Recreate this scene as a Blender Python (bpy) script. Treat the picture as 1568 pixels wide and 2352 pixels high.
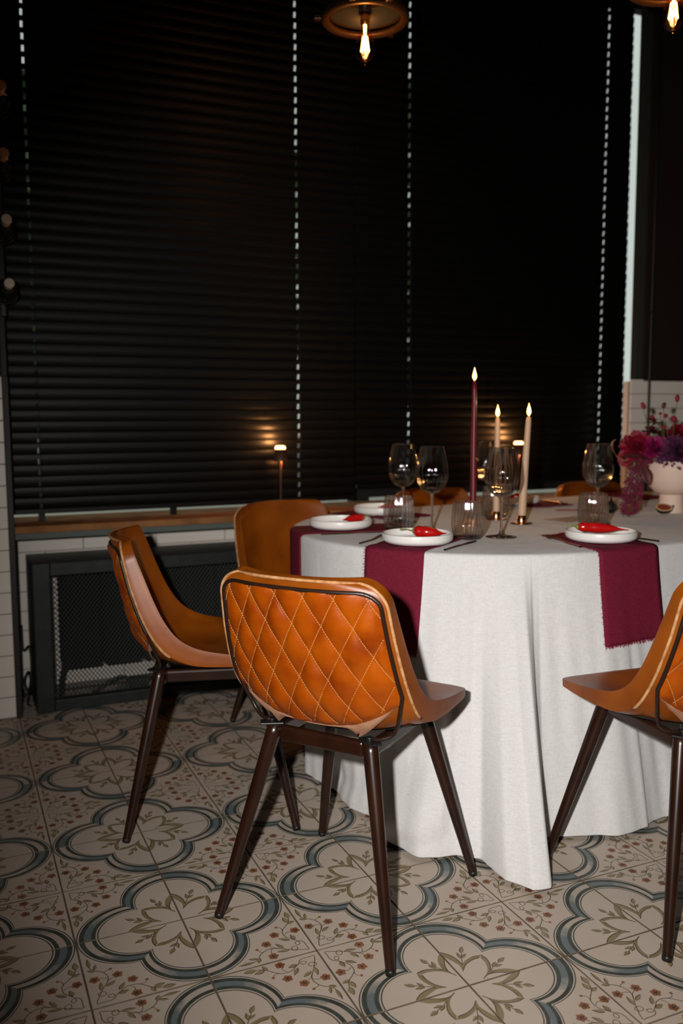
import bpy, bmesh, math, random
import numpy as np
from mathutils import Vector, Matrix

for _o in list(bpy.data.objects):
    bpy.data.objects.remove(_o)
SC = bpy.context.scene
COL = SC.collection
PI = math.pi
rnd = random.Random(7)

# ------------------------------------------------------------------ camera
CAM = (-0.43128, -1.86396, 1.11872)
R_RIGHT = Vector((0.91451594, -0.40453041, -0.00396758))
R_DOWN = Vector((-0.04747714, -0.09758093, -0.9940945))
R_FWD = Vector((0.4017543, 0.90930364, -0.10844527))
cd = bpy.data.cameras.new('camera')
cam = bpy.data.objects.new('camera', cd); COL.objects.link(cam)
cd.sensor_fit = 'VERTICAL'; cd.sensor_height = 36.0; cd.sensor_width = 24.0
cd.lens = 2047.32 / 2352 * 36.0
up, back = -R_DOWN, -R_FWD
cam.matrix_world = Matrix(((R_RIGHT.x, up.x, back.x, CAM[0]), (R_RIGHT.y, up.y, back.y, CAM[1]),
                           (R_RIGHT.z, up.z, back.z, CAM[2]), (0, 0, 0, 1)))
cd.clip_start = 0.02; cd.clip_end = 200
cd.dof.use_dof = True; cd.dof.focus_distance = 2.0; cd.dof.aperture_fstop = 2.6
SC.camera = cam

# ------------------------------------------------------------------ world, flash, exposure
W = bpy.data.worlds.new('overcast_sky'); SC.world = W; W.use_nodes = True
W.node_tree.nodes['Background'].inputs[0].default_value = (0.88, 0.93, 0.88, 1)
W.node_tree.nodes['Background'].inputs[1].default_value = 0.78
fl = bpy.data.lights.new('camera_flash', 'SPOT')
FLASH = bpy.data.objects.new('camera_flash', fl); COL.objects.link(FLASH)
FLASH.location = Vector(CAM) - R_RIGHT * 0.135 + up * 0.085 + R_FWD * 0.03
fl.energy = 258; fl.color = (1.0, 0.965, 0.925); fl.shadow_soft_size = 0.022
fl.spot_size = math.radians(84.5); fl.spot_blend = 1.0
_aim = Vector((1.22, 0.45, 0.62)) - FLASH.location
FLASH.rotation_euler = _aim.to_track_quat('-Z', 'Y').to_euler()
SC.view_settings.view_transform = 'Standard'
SC.view_settings.look = 'None'
SC.view_settings.gamma = 1.0
SC.view_settings.use_curve_mapping = False
SC.view_settings.exposure = 0.0
SC.cycles.caustics_reflective = False
SC.cycles.caustics_refractive = False
SC.cycles.max_bounces = 10
SC.cycles.transmission_bounces = 10
SC.cycles.transparent_max_bounces = 24
SC.cycles.sample_clamp_indirect = 4.0

# ------------------------------------------------------------------ helpers
class MB:
    def __init__(s):
        s.v = []; s.f = []; s.m = []; s.sm = []; s.col = None
    def vert(s, p):
        s.v.append((float(p[0]), float(p[1]), float(p[2]))); return len(s.v) - 1
    def face(s, idx, m=0, smooth=True):
        s.f.append(tuple(idx)); s.m.append(m); s.sm.append(smooth)
    def quad(s, a, b, c, d, m=0, smooth=False):
        i = [s.vert(p) for p in (a, b, c, d)]; s.face(i, m, smooth)
    def box(s, x0, x1, y0, y1, z0, z1, m=0, tf=None):
        P = [(x0, y0, z0), (x1, y0, z0), (x1, y1, z0), (x0, y1, z0), (x0, y0, z1), (x1, y0, z1), (x1, y1, z1), (x0, y1, z1)]
        if tf: P = [tf @ Vector(p) for p in P]
        i = [s.vert(p) for p in P]
        for q in ((0, 3, 2, 1), (4, 5, 6, 7), (0, 1, 5, 4), (1, 2, 6, 5), (2, 3, 7, 6), (3, 0, 4, 7)):
            s.face([i[k] for k in q], m, False)
    def grid(s, P, m=0, smooth=True, wrap=False, flip=False):
        n, k = len(P), len(P[0])
        I = [[s.vert(p) for p in row] for row in P]
        for a in range(n - 1):
            for b in range(k if wrap else k - 1):
                q = [I[a][b], I[a][(b + 1) % k], I[a + 1][(b + 1) % k], I[a + 1][b]]
                s.face(q[::-1] if flip else q, m, smooth)
        return I
    def tube(s, pts, rad, n=10, m=0, caps=True, closed=False, squash=None):
        pts = [Vector(p) for p in pts]; K = len(pts)
        if not hasattr(rad, '__len__'): rad = [rad] * K
        up0 = Vector((0, 0, 1)); prev = None; rings = []
        for i, p in enumerate(pts):
            if closed: t = pts[(i + 1) % K] - pts[i - 1]
            else: t = pts[min(i + 1, K - 1)] - pts[max(i - 1, 0)]
            if t.length < 1e-9: t = Vector((0, 0, 1))
            t.normalize()
            if prev is None:
                a = up0 if abs(t.z) < .95 else Vector((1, 0, 0))
                u = t.cross(a).normalized()
            else:
                u = prev - t * prev.dot(t)
                u = u.normalized() if u.length > 1e-6 else t.orthogonal().normalized()
            prev = u; w = t.cross(u)
            rings.append([s.vert(p + (u * math.cos(2 * PI * j / n) + w * math.sin(2 * PI * j / n)) * rad[i]) for j in range(n)])
        for i in range(K if closed else K - 1):
            A, B = rings[i], rings[(i + 1) % K]
            for j in range(n):
                s.face((A[j], A[(j + 1) % n], B[(j + 1) % n], B[j]), m)
        if caps and not closed:
            s.face(rings[0][::-1], m, False); s.face(rings[-1], m, False)
    def lathe(s, prof, n=32, m=0, c=(0, 0, 0), flute=None, closed=False, smooth=True):
        rows = []
        for k, (r, z) in enumerate(prof):
            row = []
            for j in range(n):
                a = 2 * PI * j / n
                rr = r * (1 + (flute(k, a) if flute else 0))
                row.append((c[0] + rr * math.cos(a), c[1] + rr * math.sin(a), c[2] + z))
            rows.append(row)
        if closed: rows.append(rows[0])
        s.grid(rows, m, smooth, wrap=True)
    def ball(s, c, r, m=0, n=10, k=6, sc=(1, 1, 1), tf=None):
        rows = []
        for i in range(k + 1):
            th = PI * i / k
            row = []
            for j in range(n):
                a = 2 * PI * j / n
                p = Vector((math.sin(th) * math.cos(a) * r * sc[0], math.sin(th) * math.sin(a) * r * sc[1], -math.cos(th) * r * sc[2]))
                if tf: p = tf @ p
                row.append(p + Vector(c))
            rows.append(row)
        s.grid(rows, m, True, wrap=True)
    def build(s, name, mats, parent=None, weld=False, label=None, loc=None):
        me = bpy.data.meshes.new(name)
        me.from_pydata(s.v, [], s.f)
        if not isinstance(mats, (list, tuple)): mats = [mats]
        for mt in mats: me.materials.append(mt)
        me.polygons.foreach_set('material_index', s.m)
        me.polygons.foreach_set('use_smooth', s.sm)
        if weld:
            b = bmesh.new(); b.from_mesh(me); bmesh.ops.remove_doubles(b, verts=b.verts, dist=1e-6)
            bmesh.ops.recalc_face_normals(b, faces=b.faces); b.to_mesh(me); b.free()
        me.update()
        o = bpy.data.objects.new(name, me); COL.objects.link(o)
        if parent: o.parent = parent
        if label: o['label'] = label
        if loc: o.location = loc
        return o

def bevel(o, w=.002, seg=2):
    md = o.modifiers.new('bevel', 'BEVEL'); md.width = w; md.segments = seg; md.limit_method = 'ANGLE'; md.angle_limit = math.radians(40)
    return o
def tag(o, label, cat, group=None, kind=None):
    o['label'] = label; o['category'] = cat
    if group: o['group'] = group
    if kind: o['kind'] = kind
    return o
def empty(name, loc=(0, 0, 0), rz=0):
    o = bpy.data.objects.new(name, None); COL.objects.link(o)
    o.empty_display_size = .05; o.location = loc; o.rotation_euler = (0, 0, rz); return o
def thing(name, label, cat, loc=(0, 0, 0), rz=0, group=None):
    return tag(empty(name, loc, rz), label, cat, group)
def copy_tree(o, parent=None):
    c = o.copy(); COL.objects.link(c); c.parent = parent
    for ch in list(o.children): copy_tree(ch, c)
    return c
def struct(o):
    o['kind'] = 'structure'; return o
def lerp(a, b, t): return a + (b - a) * t
def catmull(pts, n):
    pts = [np.array(p, float) for p in pts]; P = [2 * pts[0] - pts[1]] + pts + [2 * pts[-1] - pts[-2]]
    out = []; K = len(pts) - 1
    for i in range(n):
        u = i / (n - 1) * K; k = min(int(u), K - 1); t = u - k
        a, b, c, d = P[k], P[k + 1], P[k + 2], P[k + 3]
        out.append(.5 * ((2 * b) + (-a + c) * t + (2 * a - 5 * b + 4 * c - d) * t * t + (-a + 3 * b - 3 * c + d) * t ** 3))
    return out
def resample(pts, n):
    pts = np.array(pts); d = np.r_[0, np.cumsum(np.linalg.norm(np.diff(pts, axis=0), axis=1))]
    u = np.linspace(0, d[-1], n)
    return np.stack([np.interp(u, d, pts[:, k]) for k in range(pts.shape[1])], 1)
def smooth(a, b, x):
    t = min(1, max(0, (x - a) / (b - a))); return t * t * (3 - 2 * t)

# ------------------------------------------------------------------ materials
def nt(m): return m.node_tree.nodes, m.node_tree.links
def mat(name, col, rough=.5, metal=0, spec=.5, coat=0, sheen=0, trans=0, ior=1.45, bump=None, var=None, subs=0, alpha=1):
    """principled material; bump=(scale, strength, distance[, stretch]); var=(scale, second colour, detail)"""
    m = bpy.data.materials.new(name); m.use_nodes = True
    N, L = nt(m); b = N['Principled BSDF']
    b.inputs['Base Color'].default_value = (*col, 1); b.inputs['Roughness'].default_value = rough
    b.inputs['Metallic'].default_value = metal; b.inputs['Specular IOR Level'].default_value = spec
    b.inputs['Coat Weight'].default_value = coat; b.inputs['Coat Roughness'].default_value = .25
    b.inputs['Sheen Weight'].default_value = sheen; b.inputs['Transmission Weight'].default_value = trans
    b.inputs['IOR'].default_value = ior; b.inputs['Alpha'].default_value = alpha
    if subs:
        b.inputs['Subsurface Weight'].default_value = subs; b.inputs['Subsurface Radius'].default_value = (1, .5, .3); b.inputs['Subsurface Scale'].default_value = .01
    if bump or var:
        tc = N.new('ShaderNodeTexCoord')
    if var:
        nz = N.new('ShaderNodeTexNoise'); nz.inputs['Scale'].default_value = var[0]; nz.inputs['Detail'].default_value = var[2] if len(var) > 2 else 3
        L.new(tc.outputs['Object'], nz.inputs['Vector'])
        rp = N.new('ShaderNodeValToRGB'); rp.color_ramp.elements[0].position = .35; rp.color_ramp.elements[1].position = .68
        rp.color_ramp.elements[0].color = (*col, 1); rp.color_ramp.elements[1].color = (*var[1], 1)
        L.new(nz.outputs['Fac'], rp.inputs['Fac']); L.new(rp.outputs['Color'], b.inputs['Base Color'])
    if bump:
        src = tc.outputs['Object']
        if len(bump) > 3:
            mp = N.new('ShaderNodeMapping'); mp.inputs['Scale'].default_value = bump[3]; L.new(src, mp.inputs['Vector']); src = mp.outputs['Vector']
        n2 = N.new('ShaderNodeTexNoise'); n2.inputs['Scale'].default_value = bump[0]; n2.inputs['Detail'].default_value = 4
        L.new(src, n2.inputs['Vector'])
        bp = N.new('ShaderNodeBump'); bp.inputs['Strength'].default_value = bump[1]; bp.inputs['Distance'].default_value = bump[2]
        L.new(n2.outputs['Fac'], bp.inputs['Height']); L.new(bp.outputs['Normal'], b.inputs['Normal'])
    return m
def emis(name, col, strength):
    m = bpy.data.materials.new(name); m.use_nodes = True
    N, L = nt(m); N.remove(N['Principled BSDF'])
    e = N.new('ShaderNodeEmission'); e.inputs[0].default_value = (*col, 1); e.inputs[1].default_value = strength
    L.new(e.outputs[0], N['Material Output'].inputs[0]); return m
def thin_glass(name, tint=(1, 1, 1), mixfac=.25, ior=1.45, solid=False, refl=.04):
    """thin-walled glass: mostly straight through, some refraction, Fresnel reflections"""
    m = bpy.data.materials.new(name); m.use_nodes = True
    N, L = nt(m); N.remove(N['Principled BSDF'])
    g = N.new('ShaderNodeBsdfGlass' if solid else 'ShaderNodeBsdfRefraction'); g.inputs['Color'].default_value = (*tint, 1); g.inputs['Roughness'].default_value = 0; g.inputs['IOR'].default_value = ior
    t = N.new('ShaderNodeBsdfTransparent'); t.inputs[0].default_value = (*tint, 1)
    x = N.new('ShaderNodeMixShader'); x.inputs[0].default_value = mixfac
    L.new(t.outputs[0], x.inputs[1]); L.new(g.outputs[0], x.inputs[2])
    gl = N.new('ShaderNodeBsdfGlossy'); gl.inputs['Roughness'].default_value = .03
    lw = N.new('ShaderNodeLayerWeight'); lw.inputs['Blend'].default_value = .5
    pw = N.new('ShaderNodeMath'); pw.operation = 'POWER'; pw.inputs[1].default_value = 3; L.new(lw.outputs['Facing'], pw.inputs[0])
    fr = N.new('ShaderNodeMath'); fr.operation = 'MULTIPLY_ADD'; fr.inputs[1].default_value = .55; fr.inputs[2].default_value = refl; L.new(pw.outputs[0], fr.inputs[0])
    x2 = N.new('ShaderNodeMixShader'); L.new(fr.outputs[0], x2.inputs[0]); L.new(x.outputs[0], x2.inputs[1]); L.new(gl.outputs[0], x2.inputs[2])
    L.new(x2.outputs[0], N['Material Output'].inputs[0]); return m
def pane_glass(name):
    m = bpy.data.materials.new(name); m.use_nodes = True
    N, L = nt(m); N.remove(N['Principled BSDF'])
    t = N.new('ShaderNodeBsdfTransparent'); t.inputs[0].default_value = (.93, .96, .95, 1)
    g = N.new('ShaderNodeBsdfGlossy'); g.inputs['Roughness'].default_value = .02
    x = N.new('ShaderNodeMixShader'); x.inputs[0].default_value = .05
    L.new(t.outputs[0], x.inputs[1]); L.new(g.outputs[0], x.inputs[2]); L.new(x.outputs[0], N['Material Output'].inputs[0]); return m

M = {}
M['leather'] = mat('cognac_leather', (.185, .040, .0014), .38, spec=.42, var=(9, (.29, .070, .003), 6), bump=(420, .12, .0006))
M['leather_quilt'] = mat('quilted_leather', (.200, .028, .0005), .33, spec=.33, var=(13, (.345, .066, .0010), 7), bump=(70, .22, .0022))
M['raw_edge'] = mat('raw_leather_edge', (.50, .27, .12), .8, var=(60, (.33, .13, .04)), bump=(300, .5, .001))
M['suede'] = mat('tan_suede', (.30, .15, .085), .95, bump=(500, .4, .0006), var=(30, (.24, .11, .06)))
M['piping'] = mat('dark_piping', (.018, .008, .005), .35)
M['thread'] = mat('cream_thread', (.50, .28, .10), .8)
M['leg'] = mat('dark_bronze_metal', (.014, .0042, .0020), .28, spec=.5, coat=.15, var=(14, (.024, .0075, .0032)))
M['plate_black'] = mat('black_bracket', (.01, .01, .01), .4)
M['under'] = mat('black_underlay', (.012, .011, .010), .8)
M['tile_cream'] = mat('glazed_cream_tile', (.50, .418, .345), .45, spec=.30, var=(5, (.45, .372, .305), 6), bump=(60, .05, .001))
M['tile_edge'] = mat('worn_tile_edge', (.10, .070, .045), .9, var=(25, (.20, .15, .10)))
M['grout'] = mat('floor_grout', (.075, .052, .032), .95, var=(20, (.13, .095, .06)), bump=(120, .4, .001))
M['p_green'] = mat('paint_dark_green', (.034, .036, .027), .5, var=(24, (.070, .082, .070), 5))
M['p_line'] = mat('paint_line_green', (.060, .072, .064), .45)
M['p_olive'] = mat('paint_olive', (.185, .140, .066), .45, var=(16, (.25, .20, .11)))
M['p_olive_dark'] = mat('paint_olive_outline', (.085, .058, .026), .45)
M['p_leaf'] = mat('paint_leaf', (.20, .155, .078), .45, var=(18, (.28, .225, .13)))
M['p_stem'] = mat('paint_stem', (.115, .080, .042), .45)
M['p_flower'] = mat('paint_rust', (.23, .082, .035), .45, var=(30, (.31, .14, .07)))
M['p_teal'] = mat('paint_flower_eye', (.04, .055, .055), .45)
M['subway'] = mat('white_subway_tile', (.80, .73, .65), .22, spec=.5, bump=(9, .06, .002))
M['wgrout'] = mat('wall_grout', (.17, .145, .12), .95)
M['dark_trim'] = mat('dark_corner_trim', (.014, .010, .008), .55)
M['pier_paint'] = mat('dark_olive_plaster', (.022, .024, .018), .85, bump=(40, .1, .002))
M['room_dark'] = mat('charcoal_wall', (.035, .032, .030), .85)
M['brown_panel'] = mat('dark_brown_wood_panel', (.016, .008, .006), .6)
M['ceil'] = mat('dark_ceiling', (.02, .018, .017), .9)
M['steel'] = mat('dark_green_steel', (.013, .016, .015), .5, spec=.35, var=(18, (.022, .025, .023)), bump=(60, .15, .001))
M['mesh'] = mat('expanded_metal', (.040, .044, .040), .5, spec=.4)
M['radiator'] = mat('black_radiator', (.004, .004, .004), .8, spec=.1)
M['sill_wood'] = mat('oak_sill', (.33, .155, .062), .8, spec=.12, var=(12, (.20, .085, .032), 6), bump=(14, .3, .002, (1, 12, 12)))
M['sill_trim'] = mat('grey_green_trim', (.085, .105, .095), .6)
M['slat'] = mat('black_blind_slat', (.0020, .0020, .0018), .40, spec=.27)
M['cord'] = mat('blind_cord', (.008, .008, .008), .8)
M['frame_dark'] = mat('window_frame_dark', (.010, .010, .010), .5)
M['pane'] = pane_glass('window_glass')
def cloth_mat(name, c1, c2, sc1, rough=.9, strength=.35, wrinkle=True):
    m = bpy.data.materials.new(name); m.use_nodes = True
    N, L = nt(m); b = N['Principled BSDF']; b.inputs['Roughness'].default_value = rough
    b.inputs['Specular IOR Level'].default_value = .15; b.inputs['Sheen Weight'].default_value = .12
    tc = N.new('ShaderNodeTexCoord'); h = []
    for s in ((sc1, sc1, .12 * sc1), (.12 * sc1, .12 * sc1, sc1)):
        mp = N.new('ShaderNodeMapping'); mp.inputs['Scale'].default_value = s; L.new(tc.outputs['Object'], mp.inputs['Vector'])
        nz = N.new('ShaderNodeTexNoise'); nz.inputs['Scale'].default_value = 1; nz.inputs['Detail'].default_value = 3; L.new(mp.outputs['Vector'], nz.inputs['Vector'])
        h.append(nz.outputs['Fac'])
    ad = N.new('ShaderNodeMath'); ad.operation = 'ADD'; L.new(h[0], ad.inputs[0]); L.new(h[1], ad.inputs[1])
    rp = N.new('ShaderNodeValToRGB'); rp.color_ramp.elements[0].position = .36; rp.color_ramp.elements[1].position = .62
    rp.color_ramp.elements[0].color = (*c1, 1); rp.color_ramp.elements[1].color = (*c2, 1)
    hf = N.new('ShaderNodeMath'); hf.operation = 'MULTIPLY'; hf.inputs[1].default_value = .5; L.new(ad.outputs[0], hf.inputs[0])
    L.new(hf.outputs[0], rp.inputs['Fac']); L.new(rp.outputs['Color'], b.inputs['Base Color'])
    bp = N.new('ShaderNodeBump'); bp.inputs['Strength'].default_value = strength; bp.inputs['Distance'].default_value = .0008
    L.new(ad.outputs[0], bp.inputs['Height'])
    if wrinkle:
        wm_ = N.new('ShaderNodeMapping'); wm_.inputs['Scale'].default_value = (1, 1, .4)
        w = N.new('ShaderNodeTexNoise'); w.inputs['Scale'].default_value = 9; w.inputs['Detail'].default_value = 5; w.inputs['Distortion'].default_value = .8
        L.new(tc.outputs['Object'], wm_.inputs['Vector']); L.new(wm_.outputs['Vector'], w.inputs['Vector'])
        b2 = N.new('ShaderNodeBump'); b2.inputs['Strength'].default_value = .35; b2.inputs['Distance'].default_value = .008
        L.new(w.outputs['Fac'], b2.inputs['Height']); L.new(b2.outputs['Normal'], bp.inputs['Normal'])
    L.new(bp.outputs['Normal'], b.inputs['Normal']); return m
M['cloth'] = cloth_mat('white_linen', (.60, .584, .573), (.70, .687, .678), 420)
M['napkin'] = cloth_mat('burgundy_linen', (.125, .0065, .0185), (.180, .0140, .0340), 700, wrinkle=False)
M['napkin'].node_tree.nodes['Principled BSDF'].inputs['Sheen Weight'].default_value = 0
M['fringe'] = mat('burgundy_fringe', (.24, .018, .040), .9)
M['plate'] = mat('white_stoneware', (.80, .77, .74), .35, spec=.45)
M['plate_rim'] = mat('raw_clay_rim', (.42, .36, .31), .6)
M['chili'] = mat('red_chilli', (.46, .006, .006), .16, spec=.6, coat=.5)
M['chili_stem'] = mat('chilli_stem', (.20, .24, .05), .5)
M['copper'] = mat('copper_metal', (.55, .27, .15), .22, metal=1)
M['cutlery'] = mat('bronze_cutlery', (.26, .12, .065), .28, metal=1)
M['candle_red'] = mat('burgundy_wax', (.13, .008, .016), .38, spec=.4)
M['candle_beige'] = mat('beige_wax', (.58, .385, .25), .5, subs=.15)
M['wick'] = mat('black_wick', (.01, .008, .006), .9)
M['flame'] = emis('flame', (1.0, .50, .13), 9.0)
M['flame_core'] = emis('flame_core', (1.0, .78, .42), 14.0)
M['glass'] = thin_glass('ribbed_glass', (.985, .985, .98), .42, 1.22, refl=.11)
M['glass_solid'] = thin_glass('solid_glass', (.99, .99, .985), .85, 1.45, True, .02)
M['paper'] = mat('menu_paper', (.52, .43, .36), .85)
M['ink'] = mat('menu_ink', (.13, .09, .07), .9)
M['ribbon'] = mat('crimson_ribbon', (.30, .010, .055), .9)
M['bowl'] = mat('pink_matt_ceramic', (.74, .55, .45), .6, spec=.3)
M['fig_skin'] = mat('fig_skin', (.022, .020, .022), .5)
M['fig_flesh'] = mat('fig_flesh', (.30, .035, .012), .5, var=(160, (.16, .012, .006)))
M['fig_rind'] = mat('fig_rind', (.60, .42, .20), .6)
M['f_crimson'] = mat('crimson_petals', (.25, .002, .018), .6, var=(70, (.13, .001, .010)))
M['f_magenta'] = mat('magenta_petals', (.27, .003, .085), .6, var=(70, (.16, .002, .040)))
M['f_purple'] = mat('plum_petals', (.058, .010, .036), .6, var=(70, (.11, .022, .075)))
M['f_dark'] = mat('dark_burgundy_petals', (.085, .004, .012), .6)
M['f_amar'] = mat('amaranth_tassel', (.085, .004, .016), .8, var=(60, (.21, .022, .055)))
M['f_stem'] = mat('flower_stem', (.085, .09, .022), .6)
M['f_leaf'] = mat('burgundy_leaf', (.085, .018, .022), .5)
M['green_leaf'] = mat('green_leaf', (.05, .10, .03), .5)
M['f_bud'] = mat('bud_red', (.22, .012, .025), .7)
M['lamp_body'] = mat('dark_lamp_metal', (.055, .022, .012), .45, spec=.5)
M['lamp_glow'] = emis('lamp_glow', (1.0, .50, .22), 6.0)
M['pend_metal'] = mat('aged_iron', (.10, .052, .028), .42, metal=.7, bump=(60, .3, .001))
M['pend_inner'] = mat('dark_enamel', (.035, .038, .034), .4)
M['bulb_glass'] = thin_glass('amber_bulb_glass', (1.0, .70, .36), .05, 1.1)
M['filament'] = emis('filament', (1.0, .55, .18), 26.0)
M['brass'] = mat('brass_socket', (.45, .24, .08), .35, metal=1)
M['bottle'] = mat('dark_bottle_glass', (.012, .014, .009), .12, spec=.6)
M['capsule'] = mat('bottle_capsule', (.62, .36, .21), .5)
M['capsule2'] = mat('bottle_capsule_pale', (.66, .54, .41), .5)
M['cable'] = mat('black_cable', (.010, .009, .008), .5)
M['ext_wall'] = mat('exterior_render', (.55, .56, .52), .9)
M['ext_dark'] = mat('exterior_window', (.05, .06, .06), .3)
M['ext_leaf'] = mat('tree_leaves', (.09, .13, .045), .7)
M['ext_bark'] = mat('tree_bark', (.06, .045, .03), .9)
M['ext_ground'] = mat('street_paving', (.16, .16, .155), .9)
M['table_wood'] = mat('table_wood', (.10, .05, .025), .6)

# ================================================================== FLOOR
def band_mat():
    m = bpy.data.materials.new('paint_blue_band'); m.use_nodes = True
    N, L = nt(m); b = N['Principled BSDF']; b.inputs['Roughness'].default_value = .45
    at = N.new('ShaderNodeAttribute'); at.attribute_name = 'paint'
    tc = N.new('ShaderNodeTexCoord'); nz = N.new('ShaderNodeTexNoise'); nz.inputs['Scale'].default_value = 45; nz.inputs['Detail'].default_value = 5
    L.new(tc.outputs['Object'], nz.inputs['Vector'])
    a = N.new('ShaderNodeMath'); a.operation = 'MULTIPLY_ADD'; a.inputs[1].default_value = .9; a.inputs[2].default_value = -.45
    L.new(nz.outputs['Fac'], a.inputs[0])
    s = N.new('ShaderNodeMath'); s.operation = 'ADD'; s.use_clamp = True; L.new(at.outputs['Fac'], s.inputs[0]); L.new(a.outputs[0], s.inputs[1])
    rp = N.new('ShaderNodeValToRGB'); rp.color_ramp.elements[0].color = (.43, .362, .30, 1); rp.color_ramp.elements[1].color = (.125, .155, .160, 1)
    rp.color_ramp.elements[0].position = .28; rp.color_ramp.elements[1].position = .80
    L.new(s.outputs[0], rp.inputs['Fac']); L.new(rp.outputs['Color'], b.inputs['Base Color']); return m
M['p_mid'] = band_mat()
TS = 0.23           # tile pitch
TMATS = ['tile_cream', 'p_green', 'p_line', 'p_olive', 'p_olive_dark', 'p_leaf', 'p_stem', 'p_flower', 'p_teal', 'p_mid', 'tile_edge']
TI = {n: i for i, n in enumerate(TMATS)}

def homography(src, dst):
    A = []
    for (x, y), (u, v) in zip(src, dst):
        A += [[x, y, 1, 0, 0, 0, -u * x, -u * y, -u], [0, 0, 0, x, y, 1, -v * x, -v * y, -v]]
    return np.linalg.svd(np.array(A, float))[2][-1].reshape(3, 3)
HM = homography([(345, 445), (1225, 240), (605, 985), (1560, 720)], [(0, 0), (1, 0), (0, 1), (1, 1)])
def tc_(x, y):
    q = HM @ np.array([x, y, 1.0]); return (q[1] / q[2], q[0] / q[2])

HM2 = homography([(770, 541), (1911, 194), (1621, 1465), (2860, 1021)], [(0, 0), (1, 0), (0, 1), (1, 1)])
def tc2(x, y):
    q = HM2 @ np.array([x, y, 1.0]); return (q[1] / q[2], q[0] / q[2])

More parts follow.
